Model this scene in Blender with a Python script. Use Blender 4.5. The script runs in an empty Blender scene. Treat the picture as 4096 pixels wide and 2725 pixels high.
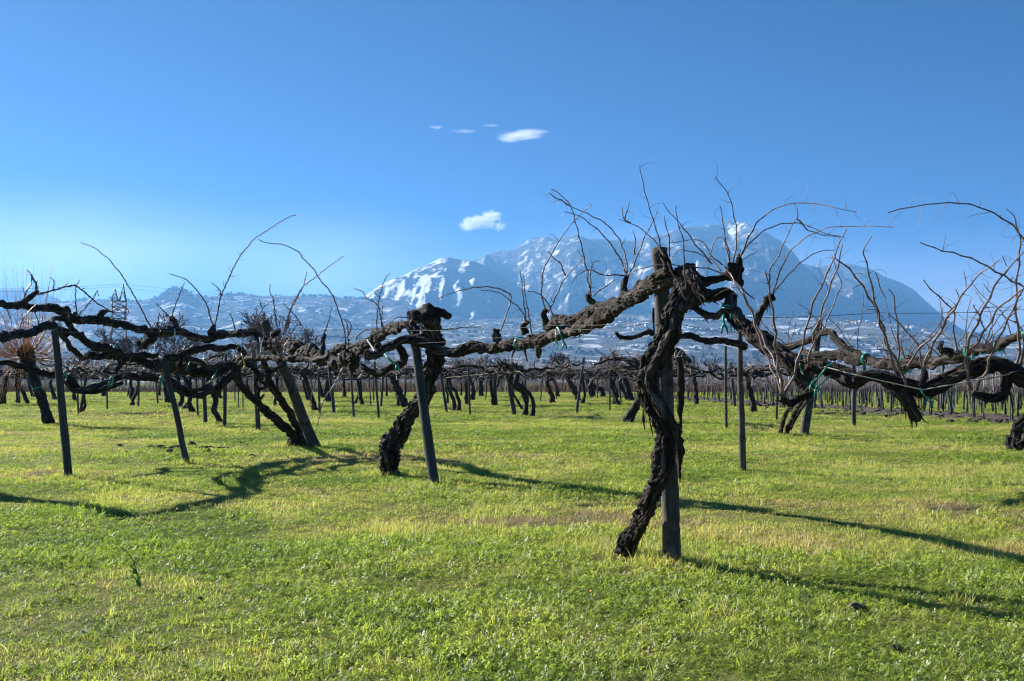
import bpy, math, random
import numpy as np
from mathutils import Vector

random.seed(7)
RNG = np.random.default_rng(11)
SC = bpy.context.scene
COL = SC.collection

# ------------------------------------------------------------------ camera
CAM_H = 1.35
F_PX = 3982.0                     # 35 mm lens on a 36 mm sensor, 4096 px wide
HORIZON = 1525.0
PITCH = math.atan((HORIZON - 1362.5) / F_PX)
cam_data = bpy.data.cameras.new('camera')
cam_data.lens = 35.0
cam_data.sensor_width = 36.0
cam_data.clip_start = 0.05
cam_data.clip_end = 60000.0
cam = bpy.data.objects.new('camera', cam_data)
cam.location = (0, 0, CAM_H)
cam.rotation_euler = (math.pi / 2 + PITCH, 0, 0)
COL.objects.link(cam)
SC.camera = cam

# ------------------------------------------------------------------ sky and sun
SUN_EL = math.radians(27.0)
SUN_AZ = math.radians(-54.0)      # from +Y towards -X
world = bpy.data.worlds.new('World')
SC.world = world
world.use_nodes = True
wn = world.node_tree
for n in list(wn.nodes):
    wn.nodes.remove(n)
sky = wn.nodes.new('ShaderNodeTexSky')
sky.sky_type = 'NISHITA'
sky.sun_disc = False
sky.sun_elevation = SUN_EL
sky.sun_rotation = SUN_AZ
sky.altitude = 2800
sky.air_density = 0.5
sky.dust_density = 0.6
sky.ozone_density = 3.0
hsv = wn.nodes.new('ShaderNodeHueSaturation')
hsv.inputs['Saturation'].default_value = 1.3
hsv.inputs['Value'].default_value = 0.9
hsv.inputs['Hue'].default_value = 0.507
bg = wn.nodes.new('ShaderNodeBackground')
bg.inputs['Strength'].default_value = 0.05
wo = wn.nodes.new('ShaderNodeOutputWorld')
wn.links.new(sky.outputs[0], hsv.inputs['Color'])
wn.links.new(hsv.outputs[0], bg.inputs['Color'])
wn.links.new(bg.outputs[0], wo.inputs['Surface'])

sun_data = bpy.data.lights.new('sun', 'SUN')
sun_data.energy = 5.0
sun_data.angle = math.radians(0.5)
sun_data.color = (1.0, 0.95, 0.86)
sun = bpy.data.objects.new('sun', sun_data)
SUN_DIR = Vector((math.sin(SUN_AZ) * math.cos(SUN_EL), math.cos(SUN_AZ) * math.cos(SUN_EL), math.sin(SUN_EL)))
sun.rotation_euler = SUN_DIR.to_track_quat('Z', 'Y').to_euler()
sun.location = SUN_DIR * 50
COL.objects.link(sun)

SC.view_settings.view_transform = 'Standard'
SC.view_settings.look = 'None'
SC.view_settings.exposure = 1.3
SC.view_settings.gamma = 1.0
SC.view_settings.use_curve_mapping = False
SC.cycles.max_bounces = 6
SC.cycles.diffuse_bounces = 3
SC.cycles.glossy_bounces = 2
SC.cycles.transmission_bounces = 4
SC.cycles.volume_bounces = 3
SC.cycles.transparent_max_bounces = 8
SC.cycles.use_denoising = True
SC.cycles.caustics_reflective = False
SC.cycles.caustics_refractive = False
SC.cycles.filter_width = 1.2

# ------------------------------------------------------------------ helpers
CP, SP = math.cos(PITCH), math.sin(PITCH)
def at(px, py, d):
    """world point on the ray of photo pixel (px,py) at ground distance y = d"""
    u = (px - 2048.0) / F_PX
    v = (1362.5 - py) / F_PX
    dy = CP - v * SP
    dz = SP + v * CP
    return np.array((u * d / dy, d, CAM_H + dz * d / dy))
def ground_d(py):
    v = (1362.5 - py) / F_PX
    return -CAM_H * (CP - v * SP) / (SP + v * CP)
def px_size(w, d):
    return w * d / F_PX

def _hash(ix, iy, iz, seed):
    h = (ix * 374761393 + iy * 668265263 + iz * 2147483647 + seed * 974634777) & 0xFFFFFFFF
    h = ((h ^ (h >> 13)) * 1274126177) & 0xFFFFFFFF
    h = (h ^ (h >> 16))
    return (h & 0xFFFFFF) / float(0xFFFFFF)
def vnoise(x, y, z=0.0, seed=0):
    x, y, z = np.broadcast_arrays(np.asarray(x, float), np.asarray(y, float), np.asarray(z, float))
    ix, iy, iz = np.floor(x).astype(np.int64), np.floor(y).astype(np.int64), np.floor(z).astype(np.int64)
    fx, fy, fz = x - ix, y - iy, z - iz
    fx, fy, fz = [t * t * (3 - 2 * t) for t in (fx, fy, fz)]
    r = 0
    for a in (0, 1):
        for b in (0, 1):
            for c in (0, 1):
                w = (fx if a else 1 - fx) * (fy if b else 1 - fy) * (fz if c else 1 - fz)
                r = r + w * _hash(ix + a, iy + b, iz + c, seed)
    return r * 2 - 1
def fbm(x, y, z=0.0, seed=0, octv=4, gain=0.5):
    r, a, f = 0, 1.0, 1.0
    for k in range(octv):
        r = r + a * vnoise(np.asarray(x) * f, np.asarray(y) * f, np.asarray(z) * f, seed + k)
        a *= gain; f *= 2.03
    return r
def ridged(x, y, seed=0, octv=5):
    r, a, f = 0, 1.0, 1.0
    for k in range(octv):
        n = 1 - np.abs(vnoise(np.asarray(x) * f, np.asarray(y) * f, 0.0, seed + k))
        r = r + a * n * n
        a *= 0.5; f *= 2.1
    return r / 1.94

class MB:
    """collects vertices, quads and triangles; build() links them as one mesh object"""
    def __init__(self):
        self.v, self.q, self.t, self.b, self.n = [], [], [], [], 0
    def add(self, v, q=None, t=None, bark=None):
        v = np.asarray(v, float)
        if q is not None and len(q): self.q.append(np.asarray(q, np.int64) + self.n)
        if t is not None and len(t): self.t.append(np.asarray(t, np.int64) + self.n)
        self.v.append(v)
        self.b.append(v if bark is None else np.asarray(bark, float))
        self.n += len(v)
        return self
    def mesh(self, name, mat, origin=(0, 0, 0), smooth=True, attr=True):
        v = np.concatenate(self.v) - np.asarray(origin)
        me = bpy.data.meshes.new(name)
        q = np.concatenate(self.q) if self.q else np.zeros((0, 4), np.int64)
        t = np.concatenate(self.t) if self.t else np.zeros((0, 3), np.int64)
        me.vertices.add(len(v))
        me.vertices.foreach_set('co', v.astype(np.float32).ravel())
        me.loops.add(q.size + t.size)
        me.polygons.add(len(q) + len(t))
        me.loops.foreach_set('vertex_index', np.concatenate([q.ravel(), t.ravel()]).astype(np.int32))
        ls = np.concatenate([np.arange(len(q)) * 4, q.size + np.arange(len(t)) * 3]).astype(np.int32)
        me.polygons.foreach_set('loop_start', ls)
        me.update(calc_edges=True)
        me.polygons.foreach_set('use_smooth', np.full(len(q) + len(t), smooth))
        if attr:
            a = me.attributes.new('bark', 'FLOAT_VECTOR', 'POINT')
            a.data.foreach_set('vector', np.concatenate(self.b).astype(np.float32).ravel())
        me.materials.append(mat)
        me.validate()
        return me
    def build(self, name, mat, parent=None, origin=None, smooth=True):
        if origin is None:
            origin = tuple(parent.location) if parent is not None and parent.parent is None else (0, 0, 0)
            if parent is not None and parent.parent is not None:
                origin = tuple(parent.parent.location)
        me = self.mesh(name, mat, origin, smooth)
        o = bpy.data.objects.new(name, me)
        COL.objects.link(o)
        if parent is not None: o.parent = parent
        else: o.location = origin
        return o

def tag(o, label=None, cat=None, group=None, kind=None):
    if label: o['label'] = label
    if cat: o['category'] = cat
    if group: o['group'] = group
    if kind: o['kind'] = kind
    return o
def thing(name, loc, label, cat, group=None):
    o = bpy.data.objects.new(name, None)
    o.empty_display_size = 0.2
    o.location = tuple(float(a) for a in loc)
    COL.objects.link(o)
    return tag(o, label, cat, group)

def catmull(P, R, step):
    P = np.asarray(P, float); R = np.asarray(R, float)
    if len(P) == 2:
        P = np.array([P[0], (P[0] + P[1]) / 2, P[1]]); R = np.array([R[0], R.mean(), R[1]])
    A = np.vstack([2 * P[0] - P[1], P, 2 * P[-1] - P[-2]])
    RR = np.concatenate([[R[0]], R, [R[-1]]])
    out, rad = [], []
    for i in range(1, len(A) - 2):
        L = np.linalg.norm(A[i + 1] - A[i])
        n = max(1, int(math.ceil(L / step)))
        t = np.linspace(0, 1, n, endpoint=False)[:, None]
        p0, p1, p2, p3 = A[i - 1], A[i], A[i + 1], A[i + 2]
        out.append(0.5 * ((2 * p1) + (-p0 + p2) * t + (2 * p0 - 5 * p1 + 4 * p2 - p3) * t ** 2 + (-p0 + 3 * p1 - 3 * p2 + p3) * t ** 3))
        tt = t[:, 0]; tt = tt * tt * (3 - 2 * tt)
        rad.append(RR[i] * (1 - tt) + RR[i + 1] * tt)
    out.append(A[-2][None]); rad.append(np.array([RR[-2]]))
    return np.vstack(out), np.concatenate(rad)

def tube(mb, P, R, sides=8, step=None, rough=0.0, knob=0.0, twist=0.0, seed=0, wob=0.0, fibre=7.0, burl=0.0, grain=0.0):
    """a tapered, gnarled limb swept along P"""
    P = np.asarray(P, float); R = np.asarray(R, float)
    if step: P, R = catmull(P, R, step)
    M = len(P)
    seg = np.linalg.norm(np.diff(P, axis=0), axis=1)
    s = np.concatenate([[0], np.cumsum(seg)])
    if wob:
        q = np.stack([fbm(s * 5.0, 3.1, seed, seed, 3), fbm(s * 5.0, 7.7, seed, seed + 9, 3), fbm(s * 5.0, 11.3, seed, seed + 5, 3)], 1)
        P = P + q * wob * np.minimum(1, np.stack([s, s[-1] - s], 1).min(1) / .1)[:, None] * R[:, None]
    T = np.gradient(P, axis=0)
    T /= np.linalg.norm(T, axis=1)[:, None] + 1e-12
    U = np.zeros_like(T)
    u = np.cross(T[0], (0.3, 0.2, 1.0) if abs(T[0][2]) < 0.8 else (1, 0.2, 0))
    for i in range(M):
        u = u - T[i] * np.dot(u, T[i]); u /= np.linalg.norm(u) + 1e-12
        U[i] = u
    V = np.cross(T, U)
    a = np.linspace(0, 2 * math.pi, sides, endpoint=False)
    ca, sa = np.cos(a), np.sin(a)
    rr = np.repeat(R[:, None], sides, 1)
    S = s[:, None]
    at_ = a[None, :] + twist * S
    if rough or knob:
        c2, s2 = np.cos(at_), np.sin(at_)
        fr = fibre
        n1 = fbm(c2 * 1.1 + seed, s2 * 1.1, S * 4.0, seed, 3)
        n2 = 1 - 2 * np.abs(fbm(c2 * fr * .32, s2 * fr * .32, S * 2.6, seed + 3, 3))
        n4 = fbm(c2 * 2.3 + seed, s2 * 2.3, S * 17.0, seed + 6, 2)
        jit = np.random.default_rng(seed + 5).normal(0, 1, (M, sides))
        rr = rr * (1 + knob * n1 + rough * n2 + rough * 1.3 * n4 + grain * jit)
        if burl:
            br = np.random.default_rng(seed + 77)
            for k in range(int(s[-1] * burl)):
                s0 = br.uniform(0, s[-1]); i0 = int(np.searchsorted(s, s0)); R0 = R[min(i0, M - 1)]
                a1 = br.uniform(0, 6.283); da = np.abs((a[None, :] - a1 + math.pi) % (2 * math.pi) - math.pi)
                ln = R0 * br.uniform(.5, 1.3)
                rr = rr + R0 * br.uniform(.3, .8) * np.exp(-(da / br.uniform(.4, .8)) ** 2 - ((S - s0) / ln) ** 2)
    X = P[:, None, :] + rr[..., None] * (ca[None, :, None] * U[:, None, :] + sa[None, :, None] * V[:, None, :])
    Rm = max(float(np.mean(R)), 0.02)
    bark = np.stack([np.cos(at_) * Rm, np.sin(at_) * Rm, np.broadcast_to(S, at_.shape) + seed * 3.7], -1)
    verts = np.vstack([X.reshape(-1, 3), P[0][None] - T[0] * R[0] * .25, P[-1][None] + T[-1] * R[-1] * .25])
    bk = np.vstack([bark.reshape(-1, 3), bark[0, 0][None], bark[-1, 0][None]])
    i = np.arange(M - 1)[:, None] * sides
    j = np.arange(sides)[None, :]; j2 = (j + 1) % sides
    q = np.stack([i + j, i + j2, i + sides + j2, i + sides + j], -1).reshape(-1, 4)
    j = np.arange(sides); j2 = (j + 1) % sides
    t0 = np.stack([np.full(sides, M * sides), j2, j], 1)
    b = (M - 1) * sides
    t1 = np.stack([np.full(sides, M * sides + 1), b + j, b + j2], 1)
    mb.add(verts, q, np.vstack([t0, t1]), bk)
    return P, R

# ------------------------------------------------------------------ materials
def new_mat(name):
    m = bpy.data.materials.new(name)
    m.use_nodes = True
    nt = m.node_tree
    for n in list(nt.nodes): nt.nodes.remove(n)
    out = nt.nodes.new('ShaderNodeOutputMaterial')
    return m, nt, out
def N(nt, t, **kw):
    n = nt.nodes.new(t)
    for k, v in kw.items():
        if k in n.inputs.keys(): n.inputs[k].default_value = v
        else: setattr(n, k, v)
    return n
def ramp(nt, stops, fac=None, interp='LINEAR'):
    r = nt.nodes.new('ShaderNodeValToRGB')
    r.color_ramp.interpolation = interp
    e = r.color_ramp.elements
    while len(e) < len(stops): e.new(0.5)
    for k, (p, c) in enumerate(stops):
        e[k].position = p
        e[k].color = (c[0], c[1], c[2], 1) if not isinstance(c, (int, float)) else (c, c, c, 1)
    if fac is not None: nt.links.new(fac, r.inputs['Fac'])
    return r
def math_n(nt, op, a, b=None, clamp=False):
    m = nt.nodes.new('ShaderNodeMath'); m.operation = op; m.use_clamp = clamp
    for k, x in enumerate((a, b)):
        if x is None: continue
        if isinstance(x, (int, float)): m.inputs[k].default_value = x
        else: nt.links.new(x, m.inputs[k])
    return m.outputs[0]

def bark_material(name, cols, gx=55.0, gz=5.0, bump=0.9, rough=0.85, patch=None):
    m, nt, out = new_mat(name)
    L = nt.links.new
    at_ = N(nt, 'ShaderNodeAttribute', attribute_name='bark')
    mp = N(nt, 'ShaderNodeMapping'); mp.inputs['Scale'].default_value = (gx, gx, gz)
    L(at_.outputs['Vector'], mp.inputs['Vector'])
    n1 = N(nt, 'ShaderNodeTexNoise', Scale=1.0, Detail=7.0, Roughness=0.7, Distortion=0.8)
    L(mp.outputs[0], n1.inputs['Vector'])
    mp2 = N(nt, 'ShaderNodeMapping'); mp2.inputs['Scale'].default_value = (9, 9, 4)
    L(at_.outputs['Vector'], mp2.inputs['Vector'])
    n2 = N(nt, 'ShaderNodeTexNoise', Scale=1.0, Detail=4.0, Roughness=0.6)
    L(mp2.outputs[0], n2.inputs['Vector'])
    mixf = math_n(nt, 'ADD', math_n(nt, 'MULTIPLY', n1.outputs[0], 0.7), math_n(nt, 'MULTIPLY', n2.outputs[0], 0.35))
    r = ramp(nt, cols, mixf)
    bs = N(nt, 'ShaderNodeBsdfPrincipled', Roughness=rough)
    bs.inputs['Specular IOR Level'].default_value = 0.25
    col = r.outputs[0]
    if patch:
        geo = N(nt, 'ShaderNodeNewGeometry')
        n3 = N(nt, 'ShaderNodeTexNoise', Scale=7.0, Detail=5.0, Roughness=0.65)
        L(geo.outputs['Position'], n3.inputs['Vector'])
        r3 = ramp(nt, [(0.52, 0.0), (0.66, 1.0)], n3.outputs[0])
        mx = N(nt, 'ShaderNodeMixRGB'); mx.inputs[2].default_value = (*patch, 1)
        L(r3.outputs[0], mx.inputs[0]); L(col, mx.inputs[1]); col = mx.outputs[0]
    L(col, bs.inputs['Base Color'])
    bp = N(nt, 'ShaderNodeBump', Strength=bump, Distance=0.03)
    L(n1.outputs[0], bp.inputs['Height'])
    L(bp.outputs[0], bs.inputs['Normal'])
    L(bs.outputs[0], out.inputs['Surface'])
    return m

M_BARK = bark_material('vine_bark', [(0.40, (0.005, 0.004, 0.003)), (0.48, (0.018, 0.013, 0.010)), (0.55, (0.050, 0.037, 0.028)), (0.66, (0.25, 0.20, 0.165))], 34, 4.0, 1.0)
M_BARK_FAR = bark_material('vine_bark_dark', [(0.40, (0.005, 0.004, 0.0035)), (0.50, (0.016, 0.012, 0.010)), (0.66, (0.12, 0.094, 0.078))], 24, 3.5, 0.9)
M_STRIP = bark_material('loose_bark', [(0.35, (0.015, 0.010, 0.008)), (0.5, (0.045, 0.03, 0.022)), (0.7, (0.14, 0.10, 0.075))], 60, 6, 0.6)
M_POST = bark_material('weathered_wood', [(0.30, (0.02, 0.016, 0.013)), (0.46, (0.07, 0.06, 0.05)), (0.6, (0.15, 0.135, 0.12)), (0.75, (0.26, 0.24, 0.22))], 60, 2.2, 0.5, patch=(0.05, 0.028, 0.018))
M_POST2 = bark_material('grey_wood', [(0.30, (0.022, 0.022, 0.021)), (0.5, (0.065, 0.066, 0.064)), (0.72, (0.16, 0.16, 0.158))], 60, 2.0, 0.4)
M_CANE = bark_material('cane_bark', [(0.3, (0.09, 0.055, 0.046)), (0.5, (0.20, 0.135, 0.115)), (0.72, (0.36, 0.28, 0.25))], 60, 8, 0.2, 0.36)
M_CANE_FAR = bark_material('cane_bark_grey', [(0.3, (0.09, 0.065, 0.06)), (0.5, (0.22, 0.17, 0.16)), (0.72, (0.40, 0.33, 0.31))], 120, 14, 0.1, 0.45)
M_WILLOW = bark_material('willow_shoot', [(0.3, (0.26, 0.10, 0.035)), (0.5, (0.45, 0.20, 0.06)), (0.72, (0.6, 0.32, 0.13))], 120, 14, 0.1, 0.4)
M_TWIG = bark_material('bare_twig', [(0.3, (0.045, 0.033, 0.032)), (0.5, (0.09, 0.068, 0.064)), (0.72, (0.16, 0.12, 0.11))], 60, 10, 0.1, 0.7)

def plain(name, col, rough=0.6, metal=0.0, var=0.25, scale=8.0):
    m, nt, out = new_mat(name)
    bs = N(nt, 'ShaderNodeBsdfPrincipled', Roughness=rough, Metallic=metal)
    geo = N(nt, 'ShaderNodeNewGeometry')
    n = N(nt, 'ShaderNodeTexNoise', Scale=scale, Detail=4.0)
    nt.links.new(geo.outputs['Position'], n.inputs['Vector'])
    r = ramp(nt, [(0.3, [c * (1 - var) for c in col]), (0.7, [min(1, c * (1 + var)) for c in col])], n.outputs[0])
    nt.links.new(r.outputs[0], bs.inputs['Base Color'])
    nt.links.new(bs.outputs[0], out.inputs['Surface'])
    return m
M_TIE = plain('green_tie', (0.01, 0.30, 0.22), 0.35)
M_TIE_Y = plain('yellow_tie', (0.55, 0.48, 0.05), 0.5)
M_TIE_W = plain('white_tie', (0.6, 0.58, 0.5), 0.5)
M_WIRE = plain('wire_steel', (0.055, 0.055, 0.06), 0.7, 0.0)
M_CORD = plain('pale_cord', (0.52, 0.48, 0.40), 0.7)
M_STAKE = plain('painted_stake', (0.17, 0.21, 0.25), 0.5, 0.0, 0.3, 3.0)
M_STEEL = plain('galvanised_steel', (0.045, 0.07, 0.07), 0.6, 0.0)
M_SOIL = plain('turned_soil', (0.055, 0.042, 0.032), 0.95, 0, 0.5, 12)
M_WOODCHIP = plain('rotten_wood', (0.13, 0.095, 0.07), 0.9, 0, 0.5, 30)
M_RUST = plain('reddish_post', (0.17, 0.05, 0.035), 0.7)

# ------------------------------------------------------------------ ground and grass
def ground_material():
    m, nt, out = new_mat('field_turf')
    L = nt.links.new
    geo = N(nt, 'ShaderNodeNewGeometry')
    n1 = N(nt, 'ShaderNodeTexNoise', Scale=0.55, Detail=6.0, Roughness=0.6)
    n2 = N(nt, 'ShaderNodeTexNoise', Scale=22.0, Detail=5.0, Roughness=0.7)
    for n in (n1, n2): L(geo.outputs['Position'], n.inputs['Vector'])
    a = ramp(nt, [(0.36, (0.11, 0.14, 0.03)), (0.5, (0.17, 0.185, 0.045)), (0.62, (0.23, 0.20, 0.08)), (0.74, (0.30, 0.235, 0.13))], n1.outputs[0])
    b = ramp(nt, [(0.3, 0.45), (0.7, 1.25)], n2.outputs[0])
    mx = N(nt, 'ShaderNodeMixRGB', blend_type='MULTIPLY'); mx.inputs[0].default_value = 1
    L(a.outputs[0], mx.inputs[1]); L(b.outputs[0], mx.inputs[2])
    bs = N(nt, 'ShaderNodeBsdfPrincipled', Roughness=0.95)
    bs.inputs['Specular IOR Level'].default_value = 0.1
    L(mx.outputs[0], bs.inputs['Base Color'])
    bp = N(nt, 'ShaderNodeBump', Strength=0.8, Distance=0.03)
    L(n2.outputs[0], bp.inputs['Height']); L(bp.outputs[0], bs.inputs['Normal'])
    L(bs.outputs[0], out.inputs['Surface'])
    return m
M_GROUND = ground_material()

def leaf_material(name, cols, trans=0.5, gloss=0.5):
    """colour follows a large patch noise in world space plus a per-tuft value"""
    m, nt, out = new_mat(name)
    L = nt.links.new
    geo = N(nt, 'ShaderNodeNewGeometry')
    tint = N(nt, 'ShaderNodeAttribute', attribute_name='tint', attribute_type='INSTANCER')
    n1 = N(nt, 'ShaderNodeTexNoise', Scale=14.0, Detail=3.0)
    L(geo.outputs['Position'], n1.inputs['Vector'])
    f = math_n(nt, 'ADD', tint.outputs['Fac'], math_n(nt, 'MULTIPLY', math_n(nt, 'SUBTRACT', n1.outputs[0], 0.5), 0.5))
    r = ramp(nt, cols, f)
    d = N(nt, 'ShaderNodeBsdfDiffuse'); t = N(nt, 'ShaderNodeBsdfTranslucent'); g = N(nt, 'ShaderNodeBsdfGlossy', Roughness=gloss)
    g.inputs['Color'].default_value = (0.9, 0.9, 0.9, 1)
    hs = N(nt, 'ShaderNodeHueSaturation', Saturation=1.04, Value=1.9)
    L(r.outputs[0], hs.inputs['Color'])
    L(r.outputs[0], d.inputs['Color']); L(hs.outputs[0], t.inputs['Color'])
    mx = N(nt, 'ShaderNodeMixShader'); mx.inputs[0].default_value = trans
    L(d.outputs[0], mx.inputs[1]); L(t.outputs[0], mx.inputs[2])
    m2 = N(nt, 'ShaderNodeMixShader'); m2.inputs[0].default_value = 0.045
    L(mx.outputs[0], m2.inputs[1]); L(g.outputs[0], m2.inputs[2])
    L(m2.outputs[0], out.inputs['Surface'])
    return m
GC = [(0.0, (0.11, 0.18, 0.026)), (0.35, (0.27, 0.33, 0.055)), (0.62, (0.41, 0.405, 0.10)), (0.82, (0.42, 0.34, 0.12)), (1.0, (0.48, 0.36, 0.19))]
M_GRASS = leaf_material('grass_blade', GC, 0.55)
M_CLOVER = leaf_material('clover_leaf', [(0.0, (0.12, 0.19, 0.028)), (0.5, (0.26, 0.32, 0.05)), (1.0, (0.38, 0.38, 0.09))], 0.55, 0.5)
M_STRAW = leaf_material('dry_straw', [(0.0, (0.16, 0.12, 0.05)), (0.5, (0.28, 0.21, 0.11)), (1.0, (0.38, 0.29, 0.17))], 0.3)

g = MB()
xs = np.array([-9300, -3000, -600, -120, -40, 0, 40, 120, 600, 3000, 9300.0])
ys = np.array([-1300, -300, -40, 0, 20, 60, 130, 300, 900, 3000, 9200.0])
X, Y = np.meshgrid(xs, ys)
gi = np.arange(X.size).reshape(X.shape)
g.add(np.stack([X.ravel(), Y.ravel(), np.zeros(X.size)], 1), np.stack([gi[:-1, :-1], gi[:-1, 1:], gi[1:, 1:], gi[1:, :-1]], -1).reshape(-1, 4))
tag(g.build('ground', M_GROUND), 'flat grassy field floor', None, None, 'structure')

def blade(mb, x, y, h, w, lean, az, rng, curl=1.0):
    n = 3
    t = np.linspace(0, 1, n + 1)
    dx, dy = math.cos(az), math.sin(az)
    off = lean * t ** 1.8 * curl
    z = h * (t - 0.18 * lean / max(h, 1e-4) * t * t)
    cx = x + dx * off; cy = y + dy * off
    fa = az + math.pi / 2 + rng.uniform(-.6, .6)
    wx, wy = math.cos(fa), math.sin(fa)
    ww = w * (1 - t ** 1.6) * 0.5
    Lf = np.stack([cx - wx * ww, cy - wy * ww, z], 1)[:-1]
    Rf = np.stack([cx + wx * ww, cy + wy * ww, z], 1)[:-1]
    tip = np.array([[cx[-1], cy[-1], z[-1]]])
    q = [[i, n + i, n + i + 1, i + 1] for i in range(n - 1)]
    mb.add(np.vstack([Lf, Rf, tip]), np.array(q), np.array([[n - 1, 2 * n - 1, 2 * n]]))

KINDS_COL = bpy.data.collections.new('grass_kinds')   # never linked: only instanced by the grass
def kind_obj(k, mb, mat):
    o = bpy.data.objects.new('%02d_tuft' % k, mb.mesh('tuft', mat, attr=False, smooth=True))
    KINDS_COL.objects.link(o)
rg = np.random.default_rng(5)
kk = 0
for v in range(3):                                    # 0-2 short grass
    mb = MB()
    for i in range(16):
        r = 0.065 * math.sqrt(rg.random()); a = rg.random() * 6.28
        blade(mb, r * math.cos(a), r * math.sin(a), rg.uniform(.012, .038), rg.uniform(.003, .006), rg.uniform(.006, .05), rg.random() * 6.28, rg)
    kind_obj(kk, mb, M_GRASS); kk += 1
for v in range(2):                                    # 3-4 clover
    mb = MB()
    for i in range(17):
        r = 0.06 * math.sqrt(rg.random()); a = rg.random() * 6.28; cx, cy = r * math.cos(a), r * math.sin(a)
        cz = rg.uniform(.008, .035); s = rg.uniform(.0045, .0085); a0 = rg.random() * 6.28
        tx, ty = rg.normal(0, .6, 2)
        for l in range(3):
            al = a0 + l * 2.094
            c, s_ = math.cos(al), math.sin(al)
            loc = np.array([(0.1, 0), (.9, -.55), (1.5, -.35), (1.55, .35), (.9, .55)]) * s
            p = np.stack([cx + loc[:, 0] * c - loc[:, 1] * s_, cy + loc[:, 0] * s_ + loc[:, 1] * c, np.zeros(5)], 1)
            p[:, 2] = cz + (p[:, 0] - cx) * tx + (p[:, 1] - cy) * ty
            mb.add(p, np.array([[0, 1, 2, 3]]), np.array([[0, 3, 4]]))
    kind_obj(kk, mb, M_CLOVER); kk += 1
for v in range(2):                                    # 5-6 longer grass
    mb = MB()
    for i in range(18):
        r = 0.05 * math.sqrt(rg.random()); a = rg.random() * 6.28
        blade(mb, r * math.cos(a), r * math.sin(a), rg.uniform(.03, .10), rg.uniform(.003, .0055), rg.uniform(.02, .09), rg.random() * 6.28, rg)
    kind_obj(kk, mb, M_GRASS); kk += 1
for v in range(2):                                    # 7-8 dry straw lying low
    mb = MB()
    for i in range(12):
        r = 0.07 * math.sqrt(rg.random()); a = rg.random() * 6.28
        blade(mb, r * math.cos(a), r * math.sin(a), rg.uniform(.012, .045), rg.uniform(.0025, .0045), rg.uniform(.03, .09), rg.random() * 6.28, rg)
    kind_obj(kk, mb, M_STRAW); kk += 1
for v in range(2):                                    # 9-10 broad weed leaves
    mb = MB()
    for i in range(7):
        a = i / 7 * 6.28 + rg.uniform(-.3, .3)
        blade(mb, 0.01 * math.cos(a), 0.01 * math.sin(a), rg.uniform(.015, .05), rg.uniform(.014, .024), rg.uniform(.05, .11), a, rg)
    kind_obj(kk, mb, M_CLOVER); kk += 1

def dryness(x, y):
    side = .42 * np.exp(-((x - 5.5) / 3.6) ** 2 - ((y - 9.8) / 2.6) ** 2)
    return fbm(x * .28 + 3, y * .5 + 1, 0.0, 21, 4) * .55 + fbm(x * 1.3, y * 1.7, 0.0, 27, 3) * .5 + side
def moist(x, y):
    return fbm(x * .35 + 9, y * .45, 0.0, 33, 4) + .4 * fbm(x * 2.1, y * 2.4, 0.0, 35, 2)
def patch_points(d0, d1, dens, smul, seed):
    r = np.random.default_rng(seed)
    wmax = .62 * d1 + 1.2
    n = int((d1 - d0) * 2 * wmax * dens)
    x = r.uniform(-wmax, wmax, n); y = r.uniform(d0, d1, n)
    keep = np.abs(x) < .62 * y + 1.2
    x, y = x[keep], y[keep]
    n = len(x)
    dr, mo = dryness(x, y), moist(x, y)
    idx = r.integers(0, 3, n)
    u = r.random(n)
    idx = np.where((mo + r.normal(0, .35, n) > .22), 3 + r.integers(0, 2, n), idx)
    idx = np.where((u < .03 + .05 * (dr > .1)) , 5 + r.integers(0, 2, n), idx)
    idx = np.where((dr + r.normal(0, .25, n) > .72), 7 + r.integers(0, 2, n), idx)
    idx = np.where(u > .993, 9 + r.integers(0, 2, n), idx)
    tint = np.clip(.41 + .36 * dr - .12 * mo + r.normal(0, .12, n), 0, 1)
    sc = smul * r.uniform(.7, 1.3, n)
    lowz = np.clip(.8 + .45 * fbm(x * .9, y * .9, 0.0, 41, 3), .45, 1.5)
    return x, y, idx, tint, sc, sc * lowz
sets = [patch_points(3.4, 9, 430, 1.0, 1), patch_points(9, 16, 240, 1.15, 2), patch_points(16, 34, 90, 1.6, 3), patch_points(34, 70, 22, 2.6, 4), patch_points(70, 128, 7, 4.0, 5)]
hs = [1.0, 1.0, .8, .55, .38]
gx, gy, gidx, gt, gs, gz = [np.concatenate([s_[k] * (hs[i] if k == 5 else 1) for i, s_ in enumerate(sets)]) for k in range(6)]
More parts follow.
